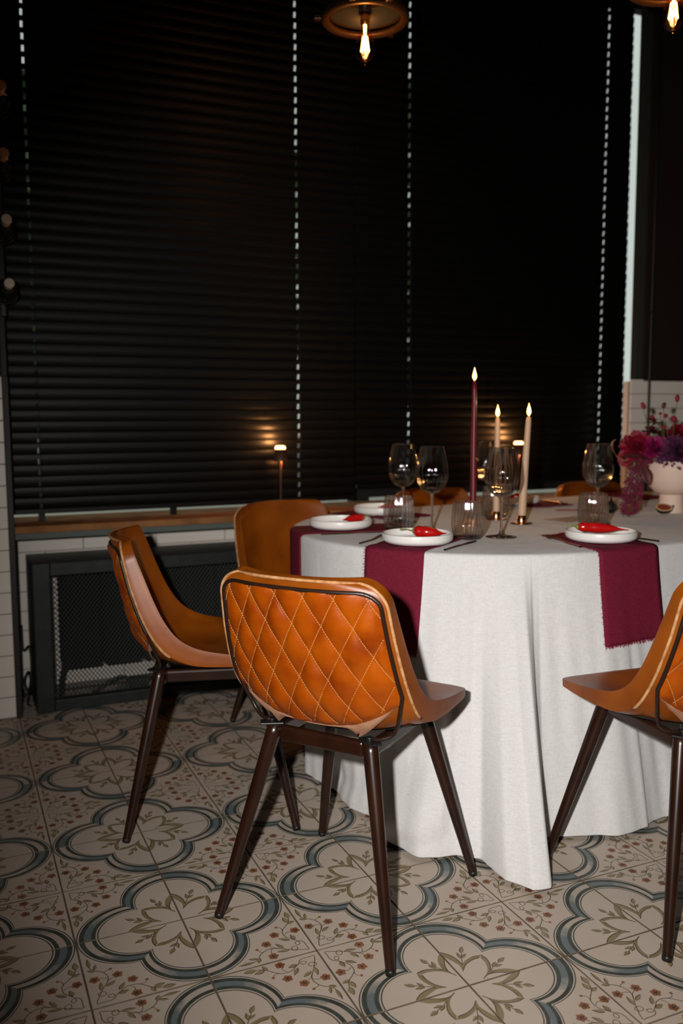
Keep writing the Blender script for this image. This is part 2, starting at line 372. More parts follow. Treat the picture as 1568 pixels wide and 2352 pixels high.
def tile_mesh():
    mb = MB(); g = .0024 / TS; e = .0009 / TS; S = TS
    paint = {}
    lo, hi = g / 2, 1 - g / 2
    # bevelled body, top at z = 0
    def ring(a, z): return [mb.vert((x * S, y * S, z)) for x, y in ((a, a), (1 - a, a), (1 - a, 1 - a), (a, 1 - a))]
    r0, r1, r2 = ring(lo, -.010), ring(lo, -.0006), ring(lo + e, 0)
    for A, B in ((r0, r1), (r1, r2)):
        for k in range(4): mb.face((A[k], A[(k + 1) % 4], B[(k + 1) % 4], B[k]), 10, False)
    mb.face(r2, 0, False)
    c0, c1 = lo + e, 1 - lo - e
    def clampp(p): return (min(max(p[0], c0), c1), min(max(p[1], c0), c1))
    def V(p, lay): p = clampp(p); return mb.vert((p[0] * S, p[1] * S, .00006 * lay))
    def up(idx):
        P = [mb.v[i] for i in idx]; ar = sum(P[i][0] * P[(i + 1) % len(P)][1] - P[(i + 1) % len(P)][0] * P[i][1] for i in range(len(P)))
        return idx if ar > 0 else idx[::-1]
    def poly(pts, m, lay):
        c = (sum(p[0] for p in pts) / len(pts), sum(p[1] for p in pts) / len(pts))
        ci = V(c, lay); I = [V(p, lay) for p in pts]
        for k in range(len(I)):
            mb.face(up([ci, I[k], I[(k + 1) % len(I)]]), TI[m], False)
    def stroke(pts, w, m, lay, taper=False):
        pts = [np.array(p) for p in pts]; L, Rr = [], []
        for k, p in enumerate(pts):
            t = pts[min(k + 1, len(pts) - 1)] - pts[max(k - 1, 0)]; t = t / (np.linalg.norm(t) + 1e-9); n = np.array([-t[1], t[0]])
            ww = w[k] if hasattr(w, '__len__') else w
            if taper: ww = ww * (.25 + .75 * math.sin(PI * (k + .5) / len(pts)))
            L.append(V(p + n * ww / 2, lay)); Rr.append(V(p - n * ww / 2, lay))
        for k in range(len(pts) - 1):
            mb.face(up([L[k], Rr[k], Rr[k + 1], L[k + 1]]), TI[m], False)
    def leaf(a, b, w, lay=3, fill='p_leaf'):
        a, b = np.array(a), np.array(b); d = b - a; n = np.array([-d[1], d[0]]) / (np.linalg.norm(d) + 1e-9)
        P = []
        for t in (0, .12, .3, .5, .7, .88, 1): P.append(a + d * t + n * w * math.sin(PI * t ** .8) * .5)
        Q = [a + d * t - n * w * math.sin(PI * t ** .8) * .5 for t in (.88, .7, .5, .3, .12)]
        poly(P + Q, fill, lay); stroke(P, .008, 'p_olive_dark', lay + 1)
    def disc(c, r, m, lay, n=8):
        poly([(c[0] + r * math.cos(2 * PI * k / n), c[1] + r * math.sin(2 * PI * k / n)) for k in range(n)], m, lay)
    def flower(c, r=.034, rot=0):
        for k in range(5):
            a = rot + 2 * PI * k / 5; disc((c[0] + .60 * r * math.cos(a), c[1] + .60 * r * math.sin(a)), r * .46, 'p_flower', 4, 7)
        disc(c, r * .32, 'p_teal', 5, 6)
    # quatrefoil ring: half lobes along both edges, meeting on the diagonal
    ci, ri, co, ro = .424, .366, .49, .505
    def arc(u, n=18):
        c, r = lerp(ci, co, u), lerp(ri, ro, u)
        # cusp: point of the circle on the diagonal
        k = (c + math.sqrt(max(0, 2 * r * r - c * c))) / 2
        a1 = math.atan2(k, k - c)
        return [(c + r * math.cos(a1 * t / n), r * math.sin(a1 * t / n)) for t in range(n + 1)]
    for mir in (0, 1):
        sw = (lambda p: (p[1], p[0])) if mir else (lambda p: p)
        for u0, u1, mt in ((0, .065, 'p_line'), (.13, .33, 'p_green'), (.33, .65, 'p_mid'), (.65, .87, 'p_green'), (.93, .99, 'p_line')):
            A, B = [sw(p) for p in arc(u0)], [sw(p) for p in arc(u1)]
            IA = [V(p, 1) for p in A]; IB = [V(p, 1) for p in B]
            for k in range(len(A) - 1):
                mb.face(up([IA[k], IB[k], IB[k + 1], IA[k + 1]]), TI[mt], False)
            if mt == 'p_mid':
                for k in range(len(A)):
                    t = k / (len(A) - 1)
                    val = t if not mir else (1 - t)
                    paint[IA[k]] = paint[IB[k]] = smooth(.1, .85, val)
    # eight-petalled star: each petal edge is a brush stroke between an outer and an inner line
    T2 = lambda L: [tc2(*p) for p in L]
    def brush(outer, inner, dark):
        A, B = catmull(T2(outer), 14), catmull(T2(inner), 14)
        IA, IB = [V(p, 2) for p in A], [V(p, 2) for p in B]
        for k in range(13): mb.face(up([IA[k], IB[k], IB[k + 1], IA[k + 1]]), TI['p_olive'], False)
        stroke(A if dark == 'o' else B, .0095, 'p_olive_dark', 3)
    brush([(1375, 368), (1345, 430), (1270, 486), (1170, 520)], [(1292, 386), (1230, 440), (1150, 496), (1040, 516)], 'o')
    brush([(1170, 520), (1262, 550), (1372, 618), (1428, 692)], [(1040, 516), (1170, 546), (1282, 602), (1362, 672)], 'i')
    brush([(1428, 692), (1360, 728), (1262, 746), (1110, 740)], [(1362, 682), (1255, 712), (1100, 714), (930, 665)], 'o')
    brush([(1110, 740), (1166, 820), (1190, 900), (1172, 985)], [(930, 665), (1024, 712), (1082, 792), (1106, 915)], 'i')
    for st, lv in (([(1175, 522), (1310, 526), (1425, 536)], [((1300, 525), (1412, 498), .034), ((1310, 529), (1408, 570), .030), ((1420, 532), (1555, 550), .044)]),
                   ([(1115, 742), (1200, 772), (1312, 826)], [((1188, 764), (1304, 800), .034), ((1198, 778), (1262, 852), .034), ((1308, 824), (1420, 888), .044)])):
        stroke(T2(st), .0085, 'p_stem', 2)
        for a, b_, w in lv: leaf(tc2(*a), tc2(*b_), w)
    # vines in the flower corner (traced in the photograph's own perspective, then flattened)
    T = lambda L: [tc_(*p) for p in L]
    def loop(cx, cy, r): return [(cx + r * math.cos(a * PI / 6), cy + r * math.sin(a * PI / 6) * .75) for a in range(13)]
    stroke(catmull(T([(1495, 705), (1472, 682), (1452, 652), (1420, 634), (1378, 632), (1335, 618), (1290, 605), (1262, 580), (1251, 550), (1268, 520), (1292, 490), (1308, 462), (1304, 430), (1292, 395)]), 34), .0085, 'p_stem', 2)
    stroke(catmull(T([(1490, 708), (1430, 713), (1385, 712), (1310, 712), (1240, 706), (1170, 706), (1120, 720), (1080, 745), (1056, 772), (1042, 805), (1000, 835), (955, 850)]), 30), .0085, 'p_stem', 2)
    stroke(T(loop(1390, 655, 21)), .0075, 'p_stem', 2); stroke(T(loop(1365, 703, 28)), .0075, 'p_stem', 2)
    for st in ([(1275, 580), (1295, 560), (1335, 548)], [(1258, 545), (1235, 520), (1200, 517)], [(1165, 706), (1155, 735), (1170, 765)], [(1090, 740), (1065, 742), (1035, 722)], [(1230, 705), (1180, 700), (1130, 680)]):
        stroke(catmull(T(st), 7), .0065, 'p_stem', 2)
    for a, b, w in (((1310, 430), (1275, 378), .055), ((1300, 470), (1255, 428), .050), ((1300, 485), (1355, 458), .040), ((1370, 622), (1325, 582), .045), ((1320, 628), (1222, 616), .040),
                    ((1270, 698), (1195, 664), .040), ((1318, 715), (1212, 736), .036), ((1045, 795), (1042, 838), .045), ((1035, 800), (955, 808), .030), ((1000, 832), (865, 872), .032)):
        leaf(tc_(*a), tc_(*b), w)
    for k, c in enumerate(((1362, 540), (1182, 586), (1110, 670), (1178, 776))): flower(tc_(*c), .047, k * .5)
    for c in ((1196, 517), (1028, 720)): disc(tc_(*c), .016, 'p_flower', 4, 7)
    me = bpy.data.meshes.new('tile'); me.from_pydata(mb.v, [], mb.f)
    for n in TMATS: me.materials.append(M[n])
    me.polygons.foreach_set('material_index', mb.m)
    at = me.attributes.new('paint', 'FLOAT', 'POINT')
    for i, v in paint.items(): at.data[i].value = v
    me.update(); return me

floor = MB()
floor.box(-3.2, 6.2, -4.2, 1.90, -.08, -.0014)
floor = struct(floor.build('floor', M['grout']))
TM = tile_mesh()
def project(p):
    d = Vector(p) - Vector(CAM); z = d.dot(R_FWD)
    return (784 + 2047.3 * d.dot(R_RIGHT) / z, 1176 + 2047.3 * d.dot(R_DOWN) / z, z)
def tile_seen(i, j):
    for a in (0, .5, 1):
        for b in (0, .5, 1):
            x, y, z = project(((i + a) * TS, (j + b) * TS, 0))
            if z > .3 and -420 < x < 1900 and y < 2640: return True
    return False
nt_ = 0
for i in range(-14, 14):
    for j in range(-12, 9):
        if (j + .6) * TS > 1.87 or (i + .5) * TS > 3.0 or not tile_seen(i, j): continue
        if j * TS > 1.56 and (i + 1) * TS < -.2: continue
        # lattice vertex parity: even-even = quatrefoil centre, odd-odd = flower centre
        qx = i if i % 2 == 0 else i + 1; qy = j if j % 2 == 0 else j + 1
        # in this frame y runs opposite to the traced axis; every tile is the same design turned about the star
        sx, sy = (1 if qx == i else -1), (1 if qy == j else -1)
        o = bpy.data.objects.new('tile', TM); COL.objects.link(o); o.parent = floor
        o.location = (qx * TS, qy * TS, 0)
        o.rotation_euler = (0, 0, {(1, 1): 0, (-1, 1): PI / 2, (-1, -1): PI, (1, -1): -PI / 2}[(sx, sy)])
        o.location.z = rnd.uniform(-.0003, .0002)
        nt_ += 1
print('floor tiles', nt_)

# ================================================================== WALLS
YP = 1.567     # face of the tiled piers
YN = 1.870     # back of the window niche
XL, XR = -.222, 2.642
def wall(name, boxes, m):
    b = MB()
    for q in boxes: b.box(*q)
    return struct(b.build(name, m))
wall('wall_left', [(-3.25, -3.2, -4.2, 2.0, 0, 3.4)], M['room_dark'])
wall('wall_right', [(6.2, 6.25, -4.2, 2.0, 0, 3.4)], M['room_dark'])
wall('wall_back', [(-3.25, 6.25, -4.25, -4.2, 0, 3.4)], M['room_dark'])
wall('ceiling', [(-3.25, 6.25, -4.25, 2.35, 3.4, 3.46)], M['ceil'])
pl = wall('wall_pier_left', [(-3.2, XL - .016, YP + .010, 2.05, -.001, 3.4)], M['pier_paint'])
pr_ = wall('wall_pier_right', [(XR + .040, 6.2, YP + .033, 1.64, -.001, 3.4), (3.35, 6.2, 1.64, 2.05, -.001, 3.4), (XR + .040, 3.35, 1.64, 2.05, -.001, .64)], M['pier_paint'])
wn = wall('wall_window', [(XL - .03, XR + .03, YN + .008, 2.05, -.001, .672), (XL - .03, 3.36, 1.96, 2.05, 3.25, 3.4)], M['wgrout'])

def subway(parent, x0, x1, z0, rows, pitch, y, length=.30, gap=.003, phase=0., depth=.010, dx_alt=None, cut=None):
    """stretcher-bond tiles facing -y; cut tiles at both ends; each tile its own object"""
    cache = {}
    for r in range(rows):
        x = x0 - ((phase + (length / 2 if r % 2 else 0)) % length)
        while x < x1 - .004:
            a, b = max(x, x0), min(x + length, x1)
            if b - a > .012:
                w = round(b - a - gap, 4); h = round(pitch - gap, 4)
                if (w, h) not in cache:
                    mb = MB(); e = .0022
                    P = [(0, 0), (w, 0), (w, h), (0, h)]; Q = [(e, e), (w - e, e), (w - e, h - e), (e, h - e)]
                    I0 = [mb.vert((p[0], depth, p[1])) for p in P]; I1 = [mb.vert((p[0], .0012, p[1])) for p in P]; I2 = [mb.vert((p[0], 0, p[1])) for p in Q]
                    for A, B in ((I0, I1), (I1, I2)):
                        for k in range(4): mb.face((A[k], A[(k + 1) % 4], B[(k + 1) % 4], B[k]), 0, False)
                    mb.face(I2, 0, False)
                    o = mb.build('tile', M['subway'], parent); cache[(w, h)] = o.data
                else:
                    o = bpy.data.objects.new('tile', cache[(w, h)]); COL.objects.link(o); o.parent = parent
                o.location = (a + gap / 2, y, z0 + r * pitch + gap / 2)
            x += length
# grout beds
gb = MB(); gb.box(-1.25, XL - .016, YP + .003, YP + .012, 0, 1.262); gb.build('grout_bed', M['wgrout'], pl)
gb = MB(); gb.box(XR + .002, 3.9, YP + .023, YP + .040, 0, 1.276); gb.build('grout_bed', M['wgrout'], pr_)
gb = MB(); gb.box(XR + .001, XR + .041, YP + .0405, 1.64, 0, 1.276); gb.build('tiled_return', M['subway'], pr_)
subway(pl, -1.25, XL - .016, 0.004, 16, .0785, YP, phase=.288)
subway(pr_, XR, 3.6, 0.010, 18, .0709, YP + .020, phase=.02)
subway(wn, XL, XR, 0.020, 8, .0795, YN, phase=.165)
# dark corner bead of the left pier and its return
b = MB(); b.box(XL - .018, XL + .004, YP - .004, YP + .012, 0, 1.262); b.box(XL - .018, XL + .003, YP + .01, 1.95, 0, 3.38)
struct(bevel(b.build('trim_1', M['dark_trim']), .003))
# dark brown panelling on the right pier beyond the pipe, set a little back
pan = struct(empty('trim_2'))
for k in range(7):
    b = MB(); b.box(2.72 + k * .40, 2.72 + k * .40 + .394, YP + .018 + (.002 if k % 2 else 0), YP + .034, 1.278, 3.39); b.build('panel', M['brown_panel'], pan)
# black vertical pipe against the right pier
b = MB(); b.tube([(2.725, 1.552, z) for z in (.02, 1.0, 2.0, 3.38)], .0062, 10)
pp = tag(b.build('conduit_pipe', M['cable']), 'thin black vertical pipe against the white tiles behind the flowers', 'pipe')
for z in (.6, 1.6, 2.6):
    b = MB(); b.box(2.713, 2.737, 1.547, YP + .017, z, z + .012); b.build('pipe_clip', M['cable'], pp)

# ------------------------------------------------------------------ sill
ZS = .7135
b = MB(); b.box(XL, XR - .001, 1.585, 1.935, ZS - .026, ZS); b.box(XR - .001, 3.34, 1.645, 1.935, ZS - .026, ZS)
sill = bevel(b.build('window_sill', M['sill_wood']), .003); tag(sill, 'oak window sill running under the black blinds', 'window sill')
b = MB(); b.box(XL + .001, XR + .011, 1.605, 1.95, ZS - .050, ZS - .0262); b.build('sill_trim', M['sill_trim'], sill, label='grey-green painted strip under the oak')

# ------------------------------------------------------------------ windows behind the blinds
def window(name, x0, x1, extra_rail):
    w = struct(empty(name, (0, 0, 0)))
    b = MB(); f = .045
    b.box(x0, x0 + f, 1.965, 2.02, .7005, 3.25); b.box(x1 - f, x1, 1.965, 2.02, .7005, 3.25); b.box(x0 + f, x1 - f, 1.965, 2.02, 3.2, 3.25)
    if extra_rail: b.box(x0 + f, x1 - f, 1.965, 2.0, ZS + .012, ZS + .058)
    b.build('window_frame', M['frame_dark'], w)
    b = MB(); b.box(x0 + f, x1 - f, 1.985, 1.991, .7005, 3.2); b.build('pane', M['pane'], w)
    return w
b = MB(); b.box(-.31, 3.36, 1.9355, 2.28, .640, .700)
struct(b.build('trim_3', mat('pale_stone_ledge', (.80, .76, .66), .8)))
window('window_1', -.30, 1.36, False)
window('window_2', 1.36, 3.35, True)

# ------------------------------------------------------------------ venetian blinds
def slat_mesh(x0, x1, cords, hole_w=.0085):
    xs = [x0]
    for c in cords: xs += [c - hole_w / 2, c + hole_w / 2]
    xs += [x1]
    ws = [0, .006, .0145, .0195, .025, .0305, .0355, .044, .050]; Wd = .050
    mb = MB()
    def prof(w):
        u = w / Wd * 2 - 1; return (w - Wd / 2, .0042 * (1 - u * u))   # along, crown
    for side, off in ((0, 0.), (1, -.0009)):
        I = [[mb.vert((x, prof(w)[0], prof(w)[1] + off)) for w in ws] for x in xs]
        for a in range(len(xs) - 1):
            for k in range(len(ws) - 1):
                if a % 2 == 1 and 2 <= k <= 5: continue
                q = [I[a][k], I[a + 1][k], I[a + 1][k + 1], I[a][k + 1]]
                mb.face(q if side == 0 else q[::-1], 0, True)
    me = bpy.data.meshes.new('slat'); me.from_pydata(mb.v, [], mb.f); me.materials.append(M['slat'])
    me.polygons.foreach_set('use_smooth', mb.sm); me.update(); return me
YB = 1.75
def blind(label, x0, x1, cords, zbot, brackets):
    t = thing('venetian_blind', label, 'window blind', (0, YB, 0), 0, 'black venetian blinds over the windows')
    me = slat_mesh(x0, x1, cords)
    z = zbot + .034; pitch = .0421; n = 0
    while z < 3.30:
        o = bpy.data.objects.new('slat', me); COL.objects.link(o); o.parent = t
        o.location = (rnd.uniform(-.0012, .0012), 0, z)
        o.rotation_euler = (math.radians(101 + rnd.uniform(-1.2, 1.2)), 0, 0)
        z += pitch; n += 1
    b = MB(); b.box(x0, x1, -.012, .012, zbot, zbot + .020); bevel(b.build('bottom_rail', M['slat'], t), .003)
    b = MB(); b.box(x0, x1, -.028, .028, 3.32, 3.38); b.build('head_rail', M['slat'], t)
    for c in cords:
        b = MB(); b.tube([(c + .0055, -.0125, zbot + .01), (c + .0055, -.0125, 3.34)], .0009, 6); b.build('ladder_cord', M['cord'], t)
        b = MB(); b.tube([(c, 0.0, zbot + .01), (c, 0.0, 3.34)], .0008, 6); b.build('lift_cord', M['cord'], t)
    for c in brackets:
        b = MB(); b.box(c - .012, c + .012, -.010, .014, ZS + .001, zbot + .002); b.build('hold_down_clip', M['slat'], t)
    return t
blind('wide black venetian blind behind the small glowing lamp and left chairs', -.214, 1.230, (-.107, .962), .7425, (-.105, .41, .96))
blind('black venetian blind behind the candles and wine glasses', 1.233, 2.735, (1.498, 2.583), .790, (1.5,))

# ------------------------------------------------------------------ outdoors, glimpsed through the cord holes
b = MB(); b.box(-30, 30, 2.1, 60, -.45, -.40)
tag(b.build('street_ground', M['ext_ground']), 'grey street paving outside the window', 'street', kind='structure')
hb = thing('street_building', 'pale rendered building across the street outside the blinds', 'building', (0, 22, -.4))
b = MB(); b.box(-16, 7, 0, 6, 0, 9); b.build('wall', M['ext_wall'], hb)
b = MB(); b.box(0, 1.3, -.05, .1, 0, 1.7); wm = b.build('window', M['ext_dark'], hb, loc=(-14, 0, 1.0))
for r in range(3):
    for k in range(9):
        if r == 0 and k == 0: continue
        o = wm.copy(); COL.objects.link(o); o.parent = hb; o.location = (-14 + k * 2.3, 0, 1.0 + r * 2.7)
def street_tree(x, y, h, label):
    t = thing('street_tree', label, 'tree', (x, y, -.4), 0, 'street trees outside')
    b = MB(); b.tube([(0, 0, 0), (.05, 0, h * .45), (0, .05, h * .8)], [.12, .09, .04], 8); b.build('trunk', M['ext_bark'], t)
    b = MB()
    for k in range(800):
        a = rnd.uniform(0, 2 * PI); zz = rnd.uniform(.35, 1) * h; rr = math.sqrt(rnd.random()) * h * .28 * math.sin(PI * (zz / h - .3) / .78)
        p = Vector((rr * math.cos(a), rr * math.sin(a), zz)); u = Vector((rnd.gauss(0, 1), rnd.gauss(0, 1), rnd.gauss(0, 1))).normalized() * .16; w = u.orthogonal().normalized() * .11
        b.quad(p - u, p + w, p + u, p - w)
    b.build('foliage', M['ext_leaf'], t)['kind'] = 'stuff'
street_tree(.3, 5.6, 4.0, 'small leafy street tree outside the left blind')
street_tree(3.6, 6.2, 4.6, 'taller leafy street tree outside the middle of the window')

# ------------------------------------------------------------------ radiator cover with expanded-metal front
XC0, XC1, YC0, YC1, ZC = -.165, 2.42, 1.572, 1.845, .574
rc = thing('radiator_cover', 'dark steel radiator cover with expanded-metal mesh front under the sill', 'radiator cover', (0, 0, 0))
b = MB()
b.box(XC0, XC0 + .064, YC0, YC0 + .045, 0, ZC)
for x in (.86, 1.70): b.box(x, x + .05, YC0, YC0 + .045, .046, ZC - .052)
b.box(XC1 - .06, XC1, YC0, YC0 + .045, 0, ZC)
b.box(XC0 + .064, XC1 - .06, YC0, YC0 + .045, ZC - .050, ZC); b.box(XC0 + .064, XC1 - .06, YC0, YC0 + .045, 0.004, .048)
bevel(b.build('front_frame', M['steel'], rc), .004)
b = MB(); b.box(XC0, XC1, YC0 + .046, YC1, ZC - .012, ZC - .001); b.build('top_panel', M['steel'], rc)
b = MB(); b.box(XC0, XC0 + .012, YC0 + .046, YC1, 0, ZC - .013); b.build('side_panel', M['steel'], rc)
b = MB()
mx0, mx1, mz0, mz1 = XC0 + .05, 1.02, .040, ZC - .045; px, pz = .0155, .0100
nz = int((mz1 - mz0) / pz)
for k in range(nz):                     # wavy strands: neighbouring strands touch and leave diamond openings
    z = mz0 + k * pz
    n = int((mx1 - mx0) / (px / 2)); pts = []
    for i in range(n + 1):
        up_ = (i + k) % 2
        pts.append((mx0 + i * px / 2, YC0 + .030, z + (pz * .5 if up_ else -pz * .5)))
    A = [mb_ for mb_ in pts]
    for i in range(n):
        p, q = A[i], A[i + 1]; w = .0020
        b.quad((p[0], p[1] - .0006, p[2] - w), (q[0], q[1] - .0006, q[2] - w), (q[0], q[1] + .0012, q[2] + w), (p[0], p[1] + .0012, p[2] + w))
o = b.build('expanded_mesh', M['mesh'], rc); o['kind'] = 'stuff'
rd = thing('radiator', 'black radiator hanging behind the mesh of the cover', 'radiator', (0, 0, 0))
for k in range(12):
    b = MB(); b.box(-.055 + k * .155, .092 + k * .155, 1.66, 1.80, .135, .535); bevel(b.build('section', M['radiator'], rd), .012)
b = MB(); b.tube([(-.04, 1.73, .16), (-.06, 1.73, .06), (-.06, 1.73, .0)], .011, 8); b.build('pipe', M['radiator'], rd)
b = MB()
b.tube(catmull([(.06, 1.70, .02), (.16, 1.69, .075), (.24, 1.68, .05), (.33, 1.69, .085), (.46, 1.70, .07), (.58, 1.69, .09)], 30), .007, 6)
tag(b.build('power_cable', M['cable']), 'black cable lying behind the mesh at the foot of the radiator', 'cable')
b = MB(); b.box(.20, .27, 1.665, 1.71, .002, .060); b.box(.195, .275, 1.66, 1.715, .060, .066); tag(bevel(b.build('power_adapter', M['cable']), .006), 'black power adapter behind the radiator mesh', 'adapter')
b = MB()
b.tube(catmull([(-.195, 1.80, .30), (-.192, 1.79, .20), (-.17, 1.78, .215), (-.168, 1.76, .12), (-.185, 1.72, .05), (-.196, 1.74, .09), (-.178, 1.76, .12), (-.172, 1.77, .06), (-.19, 1.70, .012), (-.18, 1.68, .006)], 50), .0038, 6)
tag(b.build('loose_cable', M['cable']), 'tangled black cable between the tiled pier and the radiator cover', 'cable')

# ================================================================== CHAIRS
def make_chair():
    root = empty('dining_chair')
    FR = np.r_[np.linspace(0, .06, 12)[:-1], np.linspace(.06, .90, 54)[:-1], .90 + .10 * np.sin(np.linspace(0, PI / 2, 26))]
    NT, NS = len(FR), 33
    def resample(pts, n):
        pts = np.array(pts); d = np.r_[0, np.cumsum(np.linalg.norm(np.diff(pts, axis=0), axis=1))]
        return np.stack([np.interp(FR * d[-1], d, pts[:, k]) for k in range(pts.shape[1])], 1)
    # centre line of the seat (y, z), from the front lip to the top of the back, and the raised side edge with its half width
    cen = resample(catmull([(.236, .466), (.205, .473), (.11, .468), (.01, .463), (-.075, .464), (-.128, .480), (-.162, .517), (-.184, .570), (-.206, .650), (-.226, .730), (-.243, .800)], 200), NT)
    edg = resample(catmull([(.222, .470, .196), (.185, .477, .205), (.105, .487, .211), (.035, .498, .215), (-.030, .514, .217), (-.078, .543, .217), (-.112, .588, .214), (-.137, .640, .209), (-.164, .710, .202), (-.186, .770, .196), (-.197, .800, .192)], 200), NT)
    # arc-length positions line up badly near the bend, so blend the two by equal index
    fl_w = np.interp(FR, [0, .06, .25, .42, .52, .62, .8, 1], [.012, .016, .030, .044, .050, .046, .040, .026])
    tops = np.linspace(0, 1, NT)
    def halfw(i):
        w = edg[i, 2]
        d_top = np.linalg.norm(edg[i, :2] - edg[-1, :2]); r = .052
        if d_top < r: w = w - r + math.sqrt(max(0, r * r - (r - d_top) ** 2))
        d_fr = np.linalg.norm(edg[i, :2] - edg[0, :2]); r2 = .045
        if d_fr < r2: w = w - r2 + math.sqrt(max(0, r2 * r2 - (r2 - d_fr) ** 2))
        return w
    HW = [halfw(i) for i in range(NT)]
    def nrm(C, i):
        t = C[min(i + 2, NT - 1), :2] - C[max(i - 2, 0), :2]; t = t / np.linalg.norm(t)
        return np.array([-t[1], t[0]])          # rotate: (y,z) tangent runs backwards/upwards
    def inner(i, s):
        g = abs(s) ** 2.6
        p = lerp(cen[i], edg[i, :2], g); return np.array([HW[i] * s, p[0], p[1]])
    def outer_off(i):
        n1 = -nrm(cen, i); n2 = -nrm(edg, i)
        # outward = down under the seat, rearwards behind the back
        if n1[1] > 0 and i < NT * .4: n1 = -n1
        return n1, n2
    sgn = -1 if nrm(cen, 5)[1] > 0 else 1       # make the offset point down at the seat front
    def outer(i, s, extra=0.):
        n1, n2 = sgn * nrm(cen, i), sgn * nrm(edg, i)
        th = np.interp(FR[i], [0, .3, .5, .62, 1], [.012, .018, .024, .026, .020])
        pc = cen[i] + n1 * (th + extra); pe = edg[i, :2] + n2 * (fl_w[i] + extra * .8)
        g = abs(s) ** 2.4
        p = lerp(pc, pe, g); return np.array([(HW[i] + .003 * smooth(0, .2, FR[i])) * s, p[0], p[1]])
    S = np.linspace(-1, 1, NS)
    Iin = [[inner(i, s) for s in S] for i in range(NT)]; Iout = [[outer(i, s) for s in S] for i in range(NT)]
    b = MB()
    a = b.grid(Iin, 0, True); c = b.grid(Iout, 0, True, flip=True)
    def strip(A, B, n=3, flip=False):           # rolled edge between the two skins
        PA = [np.array(b.v[i]) for i in A]; PB = [np.array(b.v[i]) for i in B]; rows = []
        for k in range(n + 1):
            u = k / n; rows.append([pa + (pb - pa) * u for pa, pb in zip(PA, PB)])
        b.grid(rows, 0, True, flip=flip)
    strip([r[0] for r in a], [r[0] for r in c], flip=False); strip([r[-1] for r in a], [r[-1] for r in c], flip=True)
    strip(a[0], c[0], flip=True); strip(a[-1], c[-1])
    sh = b.build('seat_shell', [M['leather']], root, weld=True)
    sd = sh.modifiers.new('bevel', 'BEVEL'); sd.width = .0045; sd.segments = 3; sd.limit_method = 'ANGLE'; sd.angle_limit = math.radians(38)
    # raw cut edge around the rear rim
    t0 = int(np.searchsorted(FR, .50))
    rimP = [outer(i, -1, .001) for i in range(t0, NT)] + [outer(NT - 1, s, .001) for s in np.linspace(-1, 1, 24)[1:-1]] + [outer(i, 1, .001) for i in range(NT - 1, t0 - 1, -1)]
    b = MB(); b.tube(rimP, .0036, 7); b.build('edge_binding', M['raw_edge'], root)
    # quilted rear panel
    PT, PS = 150, 130
    tl = lambda s: .535 + .055 * abs(s) ** 2.2   # lower border, as share of the profile
    ds = .93
    def pan_base(u, s, extra):
        u = 1 - (1 - min(1, u)) ** 1.6
        sh_ = tl(s) + (.972 - tl(s)) * u
        i = float(np.interp(sh_, FR, np.arange(NT))); k = int(i); f = i - k; k2 = min(k + 1, NT - 1)
        d = (.972 - sh_) * .80; r = .040; W0 = edg[k, 2] * ds
        wm = W0 - r + math.sqrt(max(0, r * r - (r - d) ** 2)) if d < r else W0
        ss = s * min(wm / HW[k], .97)
        return outer(k, ss, extra) * (1 - f) + outer(k2, ss, extra) * f
    # arc coordinates for the diamonds
    zc = [pan_base(u, 0, 0) for u in np.linspace(0, 1, PT)]
    vl = np.r_[0, np.cumsum([np.linalg.norm(zc[k + 1] - zc[k]) for k in range(PT - 1)])]
    DW, DH = .0665, .124
    def vcoord(u, s):
        p = pan_base(u, s, 0); return p[2] * 1.06, p[0]
    rows = []
    for a_ in range(PT):
        row = []
        for c_ in range(PS):
            u, s = a_ / (PT - 1), c_ / (PS - 1) * 2 - 1
            v, x = vcoord(u, s)
            q1, q2 = x / DW + v / DH, x / DW - v / DH
            puff = (abs(math.sin(PI * q1)) * abs(math.sin(PI * q2))) ** .55
            puff *= .9 + .35 * math.sin(7 * x + 23 * v) * math.sin(31 * x)
            edge = min(1, (1 - abs(s)) / .06, (1 - u) / .05 + .0, (u + .02) / .05)
            row.append(pan_base(u, s, .0012 + (.0012 + .0100 * puff) * max(0, edge)))
        rows.append(row)
    b = MB(); b.grid(rows, 0, True, flip=True)
    pan = b.build('quilted_back_panel', M['leather_quilt'], root, label='diamond-stitched outer leather of the backrest')
    P = np.array(rows)
    # stitches along the quilting lines
    b = MB()
    Vg = np.array([[vcoord(a_ / (PT - 1), c_ / (PS - 1) * 2 - 1)[0] for c_ in range(PS)] for a_ in range(PT)])
    Xg = P[:, :, 0]
    def surf(a_, c_):
        a0, c0 = int(min(a_, PT - 2)), int(min(c_, PS - 2)); fa, fc = a_ - a0, c_ - c0
        return (P[a0, c0] * (1 - fa) * (1 - fc) + P[a0 + 1, c0] * fa * (1 - fc) + P[a0, c0 + 1] * (1 - fa) * fc + P[a0 + 1, c0 + 1] * fa * fc)
